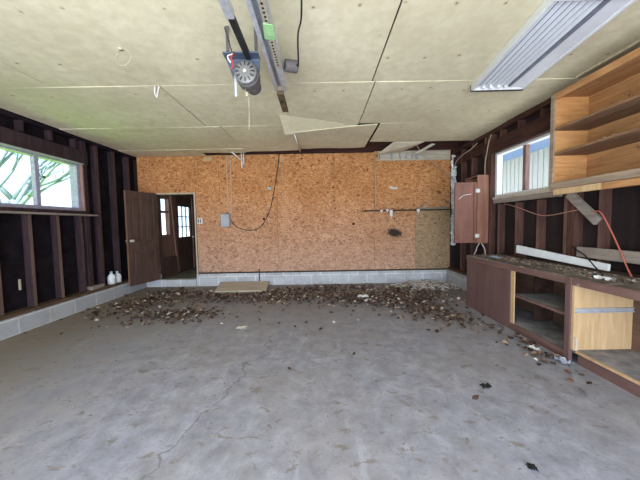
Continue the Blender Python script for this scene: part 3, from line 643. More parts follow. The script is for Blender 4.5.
# foil insulation strip in the corner
m = MB(); r = random.Random(5); N = 46; prev = None; vs = []; fs = []
for i in range(N+1):
    z = 2.67 - (2.67-0.80)*i/N
    for k in range(4):
        vs.append((2.772+0.032*k + r.uniform(-.012, .012), 5.925 + r.uniform(-.02, .015), z + r.uniform(-.012, .012)))
for i in range(N):
    for k in range(3): a = i*4+k; fs.append((a, a+1, a+5, a+4))
fo = m.add(vs, fs).build('foil_insulation', 'foil'); fo.modifiers.new('thickness', 'SOLIDIFY').thickness = 0.006
tag(fo, 'crumpled silver foil insulation strip hanging in the back right corner', 'insulation')

# ------------------------------------------------------------------ workbench
wbk = thing('workbench', 'long low brown painted workbench with open compartments along the right wall', 'workbench', (2.5, 3.0, 0))
bx0, bx1, be, bn = 2.245, 2.79, 4.26, 1.2
MB().box((bx0-0.005, bn, 0.752), (bx1, be+0.01, 0.777), 0, 0.002).build('worktop', 'worktop', wbk, bevel=0.003)
box((bx0-0.008, bn, 0.708), (bx0+0.02, 2.468, 0.776), 0.002).build('front_rail', 'painted_y', wbk, bevel=0.003)
box((bx0-0.004, 2.525, 0.705), (bx0+0.02, be+0.008, 0.774), 0.002).build('front_rail', 'painted_y', wbk, bevel=0.003)
box((bx0+0.0, be-0.02, 0.0), (bx1, be, 0.752)).build('end_panel', 'painted', wbk)
box((bx0, 3.325, 0.0), (bx0+0.018, be-0.02, 0.706), 0.001).build('front_panel', 'painted', wbk, bevel=0.002)
box((bx0-0.004, 3.275, 0.04), (bx0+0.02, 3.322, 0.706), 0.001).build('stile', 'painted', wbk, bevel=0.002)
e = box((bx0+0.004, 3.222, 0.085), (bx0+0.018, 3.273, 0.704)).build('inner_stile', 'tan', wbk); e['label'] = 'bare tan stile'
box((bx0-0.012, 2.47, 0.0), (bx0+0.02, 2.53, 0.777), 0.002).build('post', 'painted', wbk, bevel=0.003)
box((bx0, 2.53, 0.03), (bx0+0.02, 3.275, 0.085), 0.001).build('bottom_rail', 'painted_y', wbk, bevel=0.002)
box((bx0+0.02, 2.53, 0.06), (bx1-0.02, be-0.02, 0.085)).build('cabinet_floor', 'inner_grey', wbk)
box((bx0+0.03, 2.53, 0.405), (bx1-0.02, 3.28, 0.425)).build('inner_shelf', 'inner_grey', wbk)
box((bx0+0.022, 2.53, 0.400), (bx0+0.04, 3.22, 0.428)).build('shelf_edge', 'painted_y', wbk)
box((bx0+0.3, 3.285, 0.085), (bx1-0.02, 3.30, 0.752)).build('divider', 'dark_inner', wbk)
box((bx1-0.02, bn, 0.0), (bx1, be-0.02, 0.752)).build('back_panel', 'bench_back', wbk)
p = box((bx0+0.001, 2.446, 0.123), (bx1-0.02, 2.472, 0.752)).build('partition', 'tan', wbk); p['label'] = 'bare tan plywood partition'
MB().box((bx0+0.006, 2.428, 0.464), (bx1-0.022, 2.446, 0.472)).box((bx0+0.006, 2.428, 0.497), (bx1-0.022, 2.446, 0.505)).box((bx0+0.006, 2.438, 0.472), (bx1-0.022, 2.446, 0.497)).build('drawer_runner', 'galv', wbk)
box((bx0+0.03, bn, 0.100), (bx1-0.02, 2.452, 0.120)).build('cabinet_floor', 'inner_grey', wbk)
e = box((bx0+0.012, bn, 0.103), (bx0+0.03, 2.45, 0.122)).build('floor_edge', 'tan', wbk); e['label'] = 'bare tan board edge'
box((bx0+0.035, bn, 0.0), (bx0+0.055, 2.43, 0.100)).build('toe_kick', 'painted_y', wbk)
MB().box((bx0+0.012, 2.432, 0.10), (bx0+0.03, 2.446, 0.24)).build('wood_splinter', 'trim_pale', wbk)
box((bx0+0.01, 2.53, 0.0), (bx0+0.03, be-0.02, 0.03)).build('toe_kick', 'painted_y', wbk)
box((2.745, bn, 0.777), (2.784, be, 0.80)).build('back_ledge', 'dark_inner', wbk)
# things on the bench
tag(MB().hexa([(2.71, 2.62, 0.798), (2.715, 2.62, 0.862), (2.71, 3.86, 0.845), (2.715, 3.86, 0.952), (2.735, 2.62, 0.7985), (2.74, 2.62, 0.862), (2.735, 3.86, 0.845), (2.74, 3.86, 0.952)]).build('foam_board', 'foam', bevel=0.002), 'long white foam strip propped along the back of the workbench', 'foam board')
tag(box((2.70, 3.70, 0.7805), (2.742, 3.84, 0.836)).build('wood_offcut', 'dark_inner'), 'dark wood offcut under the high end of the white foam strip', 'offcut')
tag(box((2.70, 2.66, 0.7805), (2.742, 2.8, 0.797)).build('wood_offcut', 'dark_inner'), 'thin dark offcut under the low end of the white foam strip', 'offcut')
def crumple(name, c, size, mat, label, cat, seed):
    r = random.Random(seed); n = 6; vs = []; fs = []
    for i in range(n+1):
        for j in range(n+1):
            u, v = i/n-.5, j/n-.5
            k = 1 - 0.35*r.random()
            vs.append((c[0]+u*size[0]*k, c[1]+v*size[1]*k, c[2]+0.004+r.random()*size[2]))
    for i in range(n):
        for j in range(n): a = i*(n+1)+j; fs.append((a, a+1, a+n+2, a+n+1))
    o = MB().add(vs, fs).build(name, mat); md = o.modifiers.new('t', 'SOLIDIFY'); md.thickness = 0.003; return tag(o, label, cat)
crumple('plastic_scrap', (2.43, 3.86, 0.777), (0.10, 0.26, 0.02), 'blue_scrap', 'pale blue plastic scrap on the far end of the workbench', 'scrap', 3)
crumple('plastic_scrap', (2.36, 2.32, 0.777), (0.05, 0.12, 0.03), 'paper', 'white crumpled scrap on the near part of the workbench', 'scrap', 5)
crumb_heap('bench_debris', [(2.50, 3.7, .784, 150, .08, .28), (2.48, 2.3, .784, 110, .08, .2), (2.56, 3.1, .784, 100, .05, .3), (2.42, 3.2, .784, 60, .05, .3)], ['leaf_c', 'leaf_b', 'leaf_a', 'leaf_c', 'leaf_d'], 'crumbs, chips and dirt strewn over the workbench top', 'debris', 0.022, 9)
tag(MB().tube(curve_pts([(2.765, 3.06, 1.0), (2.73, 2.95, 0.955), (2.695, 2.84, 0.925), (2.60, 2.62, 0.83), (2.55, 2.5, 0.782)]), 0.006, 6).build('black_wire', 'black', smooth=True), 'black wire slanting down over the white foam strip', 'wire')
tag(MB().tube(curve_pts([(2.79, 4.25, 1.545), (2.785, 4.12, 1.52), (2.785, 3.95, 1.475), (2.785, 3.62, 1.37), (2.785, 3.42, 1.345), (2.797, 3.15, 1.38), (2.798, 3.0, 1.40)]), 0.006, 6).build('pink_cord', 'pinkcord', smooth=True), 'faded cord drooping across the studs under the window', 'cord')
tag(MB().tube(curve_pts([(2.742, 2.82, 1.365), (2.755, 2.76, 1.36), (2.755, 2.68, 1.24), (2.74, 2.56, 1.03), (2.70, 2.45, 0.87), (2.66, 2.37, 0.792)]), 0.0065, 8).build('red_cord', 'red', smooth=True), 'orange red cord running down to the workbench from the diagonal brace', 'cord')

# ------------------------------------------------------------------ fluorescent troffer
ft = thing('fluorescent_troffer', 'white ribbed fluorescent light fitting on the ceiling near the shelf unit', 'ceiling light', (1.9, 2.5, 2.71))
fx = [(1.665, 3.125), (2.225, 3.115), (2.083, 1.86), (1.523, 1.87)]      # far left, far right, near right, near left
def fp(u, v, z):      # u across, v from far to near
    a = Vector((*fx[0], 0)).lerp(Vector((*fx[1], 0)), u); b = Vector((*fx[3], 0)).lerp(Vector((*fx[2], 0)), u); p = a.lerp(b, v); p.z = z; return p
m = MB()
for (u0, u1, v0, v1) in ((0, .045, 0, 1), (.955, 1, 0, 1), (.045, .955, .975, 1)): m.hexa([fp(u, v, z) for u in (u0, u1) for v in (v0, v1) for z in (2.705, 2.765)])
m.build('frame', 'white', ft, bevel=0.002)
m = MB(); N = 91; vs = []
def prof(u):
    if u < 0.70: return 2.745
    return 2.715 + 0.03*abs(u-0.70)/0.30
for i in range(N+1):
    u = 0.045 + 0.91*i/N
    for v in (0.035, 0.975): vs.append(fp(u, v, prof((u-.045)/.91)))
m.add(vs, [(2*i, 2*i+2, 2*i+3, 2*i+1) for i in range(N)])
rf = m.build('reflector', 'reflector_shade', ft)
for k in range(7):
    u0 = 0.06 + k*0.088; u1 = u0 + 0.062; um = (u0+u1)/2
    m = MB().add([fp(u0, .035, 2.738), fp(um, .035, 2.712), fp(u1, .035, 2.738), fp(u0, .975, 2.738), fp(um, .975, 2.712), fp(u1, .975, 2.738)], [(0, 1, 4, 3), (1, 2, 5, 4), (0, 3, 5, 2), (0, 2, 1), (3, 4, 5)])
    m.build('rib', 'enamel', ft)
MB().hexa([fp(u, v, 2.712 + (.018 if z else 0) + (0.006 if u < .7 else 0)) for u in (.69, .955) for v in (.035, .975) for z in (0, 1)]).build('side_panel', 'enamel', ft); rf.modifiers.new('t', 'SOLIDIFY').thickness = 0.002
m = MB().hexa([fp(u, v, z) for u in (.0, 1.0) for v in (-.016, .004) for z in (2.700, 2.765)]); m.build('end_strip', 'black', ft)
m = MB().hexa([fp(u, v, z) for u in (.045, .955) for v in (.004, .012) for z in (2.703, 2.765)]).hexa([fp(u, v, z) for u in (.045, .955) for v in (.012, .05) for z in (2.752, 2.762)]); m.build('end_plate', 'white', ft)
for k in (0.2, 0.34, 0.48, 0.62):
    m = MB().hexa([fp(u, v, z) for u in (k-.03, k+.03) for v in (.025, .05) for z in (2.705, 2.74)]); m.build('lamp_holder', 'white', ft, bevel=0.003)

# ------------------------------------------------------------------ garage door opener and rails
go = thing('garage_door_opener', 'garage door opener with a round vented motor hanging from the ceiling', 'opener', (-0.53, 2.2, 2.45))
MB().prism([(-0.69, 2.20, 2.555), (-0.43, 2.20, 2.56), (-0.445, 2.20, 2.40), (-0.50, 2.20, 2.35), (-0.56, 2.20, 2.35), (-0.64, 2.20, 2.41)], (0, 0.012, 0)).box((-0.69, 2.12, 2.548), (-0.43, 2.22, 2.558)).build('bracket_plate', 'plate_blue', go)
MB().lathe([(0.030, 0), (0.062, 0.004), (0.080, 0.014), (0.084, 0.03), (0.084, 0.15), (0.06, 0.17)], (-0.525, 2.10, 2.41), (0, 1, 0), 36).build('motor', 'motor', go)
MB().lathe([(0.087, 0), (0.087, 0.06)], (-0.52, 2.145, 2.405), (0, 1, 0), 30).lathe([(0.05, 0), (0.06, 0.03), (0.06, 0.10), (0.04, 0.12)], (-0.505, 2.2, 2.385), (0, 1, 0), 24).build('motor_casing', 'darkgrey', go)
for k in range(12):
    a = 2*PI*k/12; c = Vector((-0.525+0.056*math.cos(a), 2.1065, 2.41+0.056*math.sin(a)))
    MB().obox(c - Vector((math.cos(a), 0, math.sin(a)))*0.013, c + Vector((math.cos(a), 0, math.sin(a)))*0.013, 0.019, 0.006, (0, 1, 0)).build('vent_slot', 'black', go)
MB().lathe([(0.013, 0), (0.012, 0.005), (0.005, 0.008)], (-0.525, 2.095, 2.41), (0, 1, 0), 16).build('shaft_hub', 'bulb', go)
m = MB().box((-0.535, -1.48, 2.535), (-0.497, 2.19, 2.577)); m.build('drive_rail', 'black', go, bevel=0.003)
m = MB().box((-0.540, -1.48, 2.53), (-0.492, 1.76, 2.582)); e = m.build('rail_cover', 'galv', go); e['label'] = 'bright metal rail sleeve'
m = MB()
for k in range(15): m.obox((-0.585-k*.0026, 1.86+k*0.02, 2.55), (-0.585-k*.0026, 1.874+k*0.02, 2.55), 0.022 if k % 2 else 0.014, 0.006)
m.build('drive_chain', 'darkgrey', go)
for (x, y) in ((-0.66, 2.16), (-0.45, 2.16)): MB().box((x-0.012, y-0.003, 2.55), (x+0.012, y+0.003, 2.765)).build('hanger_strap', 'darkgrey', go)
for c, mt in (([(-0.60, 2.10, 2.53), (-0.615, 2.08, 2.49), (-0.60, 2.085, 2.45), (-0.62, 2.09, 2.42)], 'redwire'), ([(-0.61, 2.10, 2.53), (-0.64, 2.08, 2.50), (-0.62, 2.085, 2.46)], 'wire_white')):
    MB().tube(curve_pts(c), 0.005, 5).build('wire', mt, go)
MB().box((-0.628, 2.19, 2.27), (-0.612, 2.197, 2.42)).build('release_lever', 'box_grey', go)
MB().tube(curve_pts([(-0.545, 2.2, 2.36), (-0.55, 2.2, 2.31), (-0.535, 2.2, 2.28), (-0.525, 2.2, 2.22), (-0.53, 2.2, 2.02)]), 0.0025, 5).lathe([(0.012, 0), (0.012, 0.03)], (-0.538, 2.2, 2.27), (0, 0, 1), 10).build('pull_cord', 'perf', go)
gt = thing('steel_ceiling_track', 'galvanised steel track beside the opener motor running along the ceiling', 'track', (-0.3500, 2.5, 2.5620))
m = MB().box((-0.3950, -1.48, 2.5470), (-0.3870, 2.74, 2.6120)).box((-0.3870, -1.48, 2.6040), (-0.3050, 2.74, 2.6120)).box((-0.3050, -1.48, 2.5470), (-0.2970, 2.74, 2.6120)).box((-0.3870, -1.48, 2.5470), (-0.3650, 2.74, 2.5520)).box((-0.3250, -1.48, 2.5470), (-0.3050, 2.74, 2.5520))
m.build('channel', 'galv', gt)
MB().box((-0.2850, -1.48, 2.5600), (-0.2780, 2.62, 2.6120)).box((-0.3300, -1.48, 2.5455), (-0.2780, 2.62, 2.5480)).build('flange', 'galv', gt)
m = MB().box((-0.3220, -1.4, 2.5370), (-0.2860, 2.30, 2.5430)).box((-0.2920, -1.4, 2.5430), (-0.2860, 2.30, 2.5620)); m.build('perforated_angle', 'perf', gt)
for k in range(22): MB().lathe([(0.008, 0), (0.008, 0.002)], (-0.3060, 1.55+k*0.034, 2.5352), (0, 0, 1), 8).build('angle_hole', 'rag', gt)
MB().box((-0.3800, 2.70, 2.5120), (-0.3220, 3.14, 2.5470), 0, 0.004).build('end_stop', 'brown_block', gt, bevel=0.004)
MB().box((-0.3820, 2.30, 2.5440), (-0.3760, 3.02, 2.5600)).build('rod', 'galv', gt)
for y in (0.6, 2.68): MB().box((-0.3400, y-0.012, 2.60), (-0.3320, y+0.012, 2.768)).build('hanger_strap', 'galv', gt)
MB().box((-0.3320, 2.88, 2.53), (-0.3240, 2.91, 2.768)).build('hanger_strap', 'galv', gt)
MB().lathe([(0.016, 0), (0.016, 0.01), (0.008, 0.012)], (-0.3550, 2.86, 2.5020), (0, 0, 1), 10).build('bolt', 'black', gt)
MB().hexa([(-0.3300, 1.80, 2.5300), (-0.3300, 1.80, 2.5350), (-0.3450, 1.94, 2.5280), (-0.3450, 1.94, 2.5340), (-0.2700, 1.82, 2.5300), (-0.2700, 1.82, 2.5350), (-0.2750, 1.96, 2.5280), (-0.2750, 1.96, 2.5350)]).build('green_tape', 'green', gt)
cyl = tag(MB().lathe([(0.042, 0), (0.048, 0.004), (0.048, 0.10), (0.044, 0.104), (0.038, 0.104), (0.036, 0.07)], (-0.262, 2.36, 2.585), (1, 0.35, 0.05), 24).build('cable_drum', 'darkgrey', smooth=False), 'short dark grey drum fixed on the side of the steel track', 'drum')
tag(MB().tube(curve_pts([(-0.166, 2.36, 2.59), (-0.158, 2.33, 2.57), (-0.152, 2.30, 2.545), (-0.145, 2.27, 2.55), (-0.13, 2.05, 2.62), (-0.10, 1.95, 2.66), (-0.075, 1.70, 2.69), (-0.02, 1.55, 2.72), (0.0, 1.3, 2.752)]), 0.0065, 6).build('black_cable', 'black', smooth=True), 'black cable hanging from the ceiling to the dark drum', 'cable')
# small ceiling fittings
m = MB().tube([(-1.602+0.07*math.sin(a)*0.9, 2.40+0.02*math.cos(a), 2.69+0.075*math.cos(a)) for a in [2*PI*k/18 for k in range(17)]], 0.003, 5).lathe([(0.02, 0), (0.012, 0.015)], (-1.62, 2.40, 2.755), (0, 0, 1), 10)
tag(m.build('wire_loop', 'wire_tan', smooth=True), 'thin wire loop hanging from a ceiling nail at left', 'wire')
tag(MB().tube(curve_pts([(-1.70, 3.02, 2.762), (-1.71, 3.03, 2.70), (-1.69, 3.03, 2.655), (-1.68, 3.03, 2.70), (-1.66, 3.03, 2.765)]), 0.007, 6).build('cable_stub', 'wire_white', smooth=True), 'pale cable stub hanging from the ceiling seam', 'cable')
MBp = MB().tube([(-0.255, 4.24, 2.74), (-0.235, 4.60, 2.60), (-0.20, 5.6, 2.79)][0:1] + [(-0.245, 4.9, 2.735), (-0.25, 5.72, 2.755)], 0.010, 8)

# ------------------------------------------------------------------ drooping scraps at the back of the ceiling
hbd = tag(MB().hexa([(1.22, 5.74, 2.685), (1.22, 5.74, 2.700), (1.38, 5.25, 2.762), (1.38, 5.25, 2.776), (1.74, 5.82, 2.745), (1.74, 5.82, 2.760), (1.92, 5.18, 2.742), (1.92, 5.18, 2.757)]).build('drooping_ceiling_scrap', 'mdf', bevel=0.002), 'torn piece of ceiling board drooping in the gap above the back wall', 'board scrap')
box((1.22, 5.74, 2.57), (1.235, 5.75, 2.69)).build('hanging_strap', 'darkgrey', hbd)
tag(MB().hexa([(1.93, 5.66, 2.66), (1.93, 5.66, 2.672), (2.16, 5.42, 2.775), (2.16, 5.42, 2.785), (2.0, 5.70, 2.66), (2.0, 5.70, 2.672), (2.24, 5.46, 2.775), (2.24, 5.46, 2.785)]).build('board_sliver', 'mdf'), 'small pale sliver of board dangling right of the drooping ceiling scrap', 'board scrap')
e = tag(MB().box((1.25, 5.985, 2.60), (2.77, 5.998, 2.80), 0, 0.004).build('top_batten', 'grey_wood_x', bevel=0.002), 'greyish board strip along the top of the strand board at right', 'batten')
r = random.Random(77); m = MB()
for x in (1.55, 1.72, 1.85, 1.95, 2.05):
    m.add([(x+r.uniform(-.05, .05), 5.955-0.02*k, 2.60+0.05*q+r.uniform(-.03, .03)) for q in range(4) for k in range(2)], [(0, 1, 3, 2), (2, 3, 5, 4), (4, 5, 7, 6)])
o = m.build('plastic_shreds', 'plastic_grey'); o.modifiers.new('t', 'SOLIDIFY').thickness = 0.012; tag(o, 'grey plastic shreds caught behind the drooping ceiling scrap', 'plastic', kind='stuff')
tag(MB().tube([(1.97, 5.72, 2.84), (2.10, 5.80, 2.70), (2.80, 5.86, 2.16)], 0.006, 6).build('slack_wire', 'wire_tan', smooth=True), 'thin pale wire slanting from the ceiling gap to the back right corner', 'wire')
tag(MB().tube(curve_pts([(2.79, 5.0, 2.66), (2.78, 5.2, 2.60), (2.77, 5.45, 2.57), (2.77, 5.7, 2.50), (2.79, 5.88, 2.36)]), 0.007, 6).build('corner_cable', 'wire_tan', smooth=True), 'pale cable sagging along the top of the right wall corner', 'cable')
# white pipes hanging from the gap
wp = thing('white_pipe', 'bent white plastic pipe hanging from the gap above the strand board', 'pipe', (-1.6, 5.85, 2.7))
MB().tube([(-1.78, 5.62, 2.80), (-1.58, 5.85, 2.62)], 0.013, 8).build('slanting_length', 'white_pipe', wp, smooth=True)
MB().tube([(-1.585, 5.86, 2.84), (-1.585, 5.86, 2.47)], 0.015, 8).tube([(-1.54, 5.86, 2.80), (-1.545, 5.86, 2.55)], 0.010, 8).build('hanging_length', 'white_pipe', wp, smooth=True)
tag(MB().tube([(-0.362, 4.36, 2.66), (-0.362, 5.62, 2.725)], 0.011, 8).build('white_rod', 'white_pipe', smooth=True), 'thin white rod hanging under the sagging ceiling boards in the middle', 'rod')

# ------------------------------------------------------------------ things on the strand board
bb = thing('breaker_box', 'small grey metal electrical box on the strand board wall', 'electrical box', (-2.0, 5.98, 1.26))
box((-2.09, 5.915, 1.265), (-1.905, 5.999, 1.535)).build('enclosure', 'box_grey', bb, bevel=0.006)
box((-2.082, 5.905, 1.272), (-1.915, 5.915, 1.528)).build('cover', 'box_grey', bb, bevel=0.003)
MB().lathe([(0.02, 0), (0.02, 0.03)], (-1.95, 5.96, 1.535), (0, 0, 1), 12).build('connector', 'darkgrey', bb)
box((-1.903, 5.93, 1.38), (-1.893, 5.96, 1.42)).build('latch', 'bulb', bb)
for x, rr, lb in ((-1.948, 0.009, 'left of the two pale cables rising from the grey electrical box'), (-1.868, 0.008, 'right of the two pale cables rising beside the grey electrical box')):
    tag(MB().tube(curve_pts([(x-0.02, 5.988, 1.55 if x < -1.9 else 1.5), (x, 5.988, 1.8), (x+0.01, 5.988, 2.3), (x+0.015, 5.985, 2.76)]), rr, 6).build('riser_cable', 'wire_tan', smooth=True), lb, 'cable')
tag(MB().tube(curve_pts([(-1.885, 5.97, 1.40), (-1.80, 5.985, 1.28), (-1.62, 5.988, 1.20), (-1.40, 5.988, 1.19), (-1.22, 5.988, 1.30), (-1.06, 5.988, 1.60), (-0.97, 5.988, 1.95), (-0.87, 5.988, 2.45), (-0.83, 5.985, 2.77)]), 0.008, 6).build('drooping_cable', 'black', smooth=True), 'black cable drooping from the grey electrical box up to the ceiling', 'cable')
tag(MB().tube([(-0.77, 5.99, 1.0), (-0.765, 5.99, 2.76)], 0.005, 6).build('thin_wire', 'wire_tan', smooth=True), 'thin tan wire running straight up the middle of the strand board', 'wire')
tag(MB().tube([(1.195, 5.99, 1.60), (1.19, 5.99, 2.3), (1.17, 5.99, 2.77)], 0.005, 6).build('thin_wire', 'wire_tan', smooth=True), 'thin tan wire above the left end of the narrow wall ledge', 'wire')
jb = tag(box((-1.085, 5.965, 2.03), (-1.01, 5.999, 2.09)).build('junction_box', 'box_grey', bevel=0.004), 'small grey junction box beside the drooping black cable', 'electrical box')
MB().lathe([(0.016, 0), (0.016, 0.01)], (-1.035, 5.955, 2.085), (0, 0, 1), 10).build('cable_clamp', 'black', jb)
sw = thing('light_switch', 'white double light switch plate right of the doorway', 'switch', (-2.53, 5.99, 1.4))
box((-2.615, 5.993, 1.345), (-2.505, 5.9995, 1.455)).build('switch_plate', 'white', sw, bevel=0.002)
for x in (-2.59, -2.545): box((x-0.012, 5.985, 1.36), (x+0.012, 5.993, 1.44)).build('toggle', 'darkgrey', sw)
box((-2.528, 5.987, 1.38), (-2.51, 5.993, 1.45)).build('toggle', 'white', sw)
tag(box((-2.42, 5.975, 2.655), (-2.25, 5.999, 2.745), 0.004).build('wood_block', 'tan', bevel=0.003), 'small tan wood block nailed at top of the strand board', 'block')
ld = tag(box((0.95, 5.90, 1.538), (2.785, 5.999, 1.562), 0.002).build('wall_ledge', 'plate_x', bevel=0.002), 'long narrow ledge board across the strand board at right', 'ledge board')
tag(MB().box((2.08, 5.94, 1.56), (2.76, 5.998, 1.60), 0, 0.003).prism([(2.05, 5.94, 1.56), (2.22, 5.94, 1.68), (2.24, 5.94, 1.665), (2.09, 5.94, 1.56)], (0, 0.02, 0)).build('dark_ledge_scraps', 'grey_wood'), 'grey board scraps lying on the right end of the narrow ledge', 'scrap')
lbl = ['leftmost pale clip hanging on the narrow wall ledge', 'second pale clip from the left on the narrow wall ledge', 'long pale clip dangling below the narrow wall ledge', 'rightmost pale clip hanging on the narrow wall ledge']
for (x, z0, z1), lb in zip(((1.30, 1.50, 1.56), (1.42, 1.51, 1.575), (1.50, 1.40, 1.56), (2.07, 1.48, 1.57)), lbl):
    tag(MB().box((x-0.03, 5.880, z0+0.03), (x+0.03, 5.898, z1)).box((x-0.008, 5.883, z0), (x+0.008, 5.893, z0+0.03)).build('ledge_clip', 'wire_white', bevel=0.003), lb, 'clip', 'clips on the wall ledge')
tag(MB().box((1.53, 5.97, 2.00), (1.66, 5.999, 2.035)).box((1.50, 5.97, 2.02), (1.57, 5.999, 2.06)).build('wall_bracket', 'paper'), 'small pale bracket on the strand board above the narrow ledge', 'bracket')
tag(MB().tube([(-1.31, 5.93, 0.0), (-1.31, 5.93, 0.36)], 0.012, 8).build('short_pipe', 'darkgrey', smooth=True), 'short dark pipe standing against the block footing', 'pipe')

# ------------------------------------------------------------------ left wall small things
def jug(loc, label, h):
    j = thing('plastic_jug', label, 'jug', loc, 'white jugs on the sill plate'); x, y, z = loc
    MB().lathe([(0.050, 0), (0.062, 0.008), (0.064, h*.55), (0.055, h*.70), (0.03, h*.86), (0.018, h*.92), (0.018, h)], loc, (0, 0, 1), 20).build('jug_body', 'jug', j, smooth=True)
    MB().tube(curve_pts([(x+0.02, y-0.005, z+h*.88), (x+0.062, y-0.02, z+h*.80), (x+0.068, y-0.02, z+h*.6), (x+0.055, y-0.02, z+h*.5)]), 0.009, 8).build('jug_handle', 'jug', j, smooth=True)
    MB().lathe([(0.022, 0), (0.022, 0.022), (0.018, 0.025)], (x, y, z+h*.985), (0, 0, 1), 16).build('cap', 'blue_scrap', j)
jug((-3.842, 5.10, 0.256), 'larger white plastic jug on the sill plate by the open door', 0.21)
jug((-3.848, 5.26, 0.256), 'smaller white plastic jug, the one nearer the open door', 0.19)
tag(box((-3.90, 4.60, 0.257), (-3.79, 4.86, 0.315), 0.004).build('wood_scrap', 'grey_wood', bevel=0.003), 'short grey wood block on the left sill plate near the jugs', 'block')
tag(MB().box((-3.925, 3.60, 0.50), (-3.915, 3.625, 0.64)).build('paper_strip', 'grey_wood_x'), 'narrow white paper strip on the left wall between studs', 'paper')
MB().box((-3.78, 3.1, 0.2565), (-3.765, 4.9, 0.266))

# ------------------------------------------------------------------ floor litter
tag(MB().hexa([(-2.05, 5.33, 0.002), (-2.05, 5.33, 0.035), (-2.13, 5.92, 0.06), (-2.13, 5.92, 0.095), (-1.05, 5.33, 0.002), (-1.05, 5.33, 0.035), (-1.10, 5.93, 0.06), (-1.10, 5.93, 0.095)]).build('loose_floor_board', 'grey_wood_x', bevel=0.003), 'wide tan board lying on the floor against the block footing', 'board')
tag(box((-2.05, 5.93, 0.0), (-1.15, 5.958, 0.055)).build('board_support', 'dark_inner'), 'dark strip under the back edge of the loose floor board', 'batten')
def leaf(m, r, c, s, mats, zmax):
    a = r.uniform(0, 2*PI); tx, ty = r.uniform(-.55, .55), r.uniform(-.55, .55)
    rot = Matrix.Rotation(a, 3, 'Z') @ Matrix.Rotation(tx, 3, 'X') @ Matrix.Rotation(ty, 3, 'Y')
    cup = r.uniform(-.25, .45)*s; w_ = r.uniform(.28, .5)*s
    P = [(-s*.5, 0, cup*.3), (-s*.1, -w_, cup), (-s*.05, 0, 0), (-s*.1, w_, cup), (s*.25, -w_*.8, cup*.9), (s*.25, 0, 0.02*s), (s*.25, w_*.8, cup*.9), (s*.6, 0, cup*.4)]
    P = [rot @ Vector(p) for p in P]; lo = min(p.z for p in P)
    P = [p + Vector((c[0], c[1], 0.003 - lo + c[2])) for p in P]
    m.add(P, [(0, 1, 2), (0, 2, 3), (1, 4, 5, 2), (2, 5, 6, 3), (4, 7, 5), (5, 7, 6)], mats)
def litter(name, clusters, label, weights, seed, size, mats=('leaf_a', 'leaf_b', 'leaf_c', 'leaf_d', 'leaf_e')):
    r = random.Random(seed); m = MB()
    for (x, y, sx, sy, rot, n, hh) in clusters:
        for k in range(n):
            u, v = r.gauss(0, 1), r.gauss(0, 1); d2 = u*u+v*v
            px = x + u*sx*math.cos(rot) - v*sy*math.sin(rot); py = y + u*sx*math.sin(rot) + v*sy*math.cos(rot)
            if not (-3.68 < px < 2.62 and -0.5 < py < 5.9) or (px > 2.2 and py < 4.32): continue
            if -2.15 < px < -1.0 and py > 5.28: continue
            if (px-0.72)**2 + (py-4.72)**2 < 0.012: continue
            leaf(m, r, (px, py, r.random()*hh*math.exp(-d2*.5)), size*r.uniform(.55, 1.25), r.choices(range(5), weights)[0], hh)
    return tag(m.build(name, list(mats)), label, 'leaves', kind='stuff')
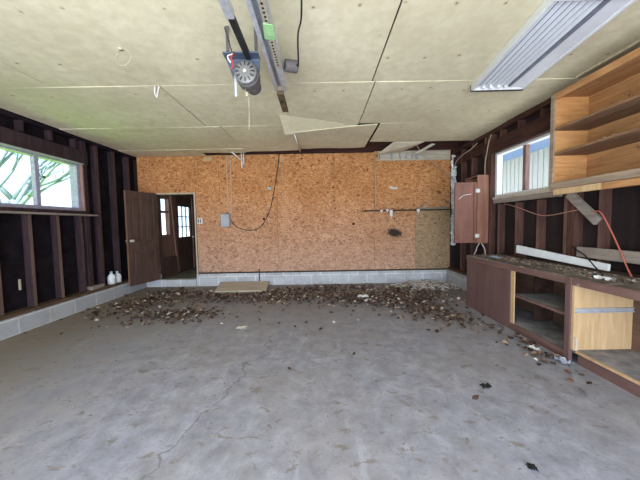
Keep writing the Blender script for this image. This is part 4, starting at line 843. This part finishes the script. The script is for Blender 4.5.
litter('leaf_litter', [(-3.0, 4.55, .25, .26, -.3, 380, .05), (-2.05, 3.97, .30, .15, 0, 330, .05), (-1.72, 4.90, .36, .17, 0.1, 330, .05), (-2.5, 5.2, .35, .25, 0, 200, .03),
                       (-0.85, 4.95, .30, .22, -.2, 330, .05), (-0.35, 5.15, .45, .25, 0, 300, .05), (0.25, 4.75, .42, .20, -.1, 330, .05), (0.95, 4.6, .40, .22, -.2, 400, .06), (1.45, 4.25, .26, .38, .3, 430, .06),
                       (1.35, 5.1, .42, .28, 0, 330, .05), (0.2, 5.5, .6, .18, 0, 220, .04), (1.72, 3.75, .12, .25, .2, 120, .03), (2.0, 4.9, .22, .25, 0, 90, .03), (-2.9, 5.35, .35, .2, 0, 90, .03), (-0.6, 4.2, 1.7, .5, 0, 60, 0), (-2.9, 3.9, .5, .4, 0, 50, 0), (0.6, 3.3, 1.4, .8, 0, 26, 0), (2.05, 3.0, .09, .5, -.05, 60, .015), (2.16, 2.72, .05, .16, 0, 40, .02)],
       'drift of dry brown leaves across the floor along the back wall', (36, 36, 13, 7, 8), 3, 0.055)
m = MB(); r = random.Random(31)
for k in range(260):
    x, y = r.gauss(2.1, .33), r.gauss(5.5, .2)
    if not (1.2 < x < 2.62 and y < 5.9): continue
    a = r.uniform(0, 2*PI); L = r.uniform(.06, .17); b_ = r.uniform(-1.2, 1.2); z = 0.004 + r.random()*.07
    m.tube(curve_pts([(x, y, z), (x+L*.5*math.cos(a), y+L*.5*math.sin(a), z+r.uniform(.0, .03)), (x+L*math.cos(a+b_*.5), y+L*math.sin(a+b_*.5), max(.006, z-.01))], 3), 0.006, 4, r.choice((0, 0, 1, 2)))
tag(m.build('pale_shavings', ['leaf_d', 'leaf_c', 'wire_white']), 'tangle of pale wood strips and twigs in the back right floor corner', 'twigs', kind='stuff')
crumple('paper_scrap', (0.72, 4.72, 0.03), (0.20, 0.14, 0.03), 'paper', 'white paper scrap lying on the leaves in the middle', 'paper', 12)
crumple('paper_scrap', (-1.0, 3.45, 0.0), (0.14, 0.10, 0.02), 'leaf_d', 'pale scrap on the bare floor in front of the leaves', 'paper', 14)
crumple('dirt_clump', (1.265, 2.10, 0.0), (0.09, 0.06, 0.025), 'rag', 'black clump on the floor in front of the workbench', 'clump', 15)
crumple('dirt_clump', (1.08, 1.38, 0.0), (0.045, 0.05, 0.02), 'rag', 'small black clump on the floor at the bottom edge of the view', 'clump', 17)
crumple('plastic_wad', (2.165, 2.46, 0.0), (0.08, 0.12, 0.05), 'plastic_grey', 'crumpled grey plastic wad at the foot of the workbench post', 'plastic', 16)
crumple('paper_scrap', (2.13, 2.74, 0.0), (0.08, 0.10, 0.03), 'paper', 'pale crumpled scrap by the workbench toe kick', 'paper', 19)
for o in bpy.data.objects:
    if '_o' in o: del o['_o']
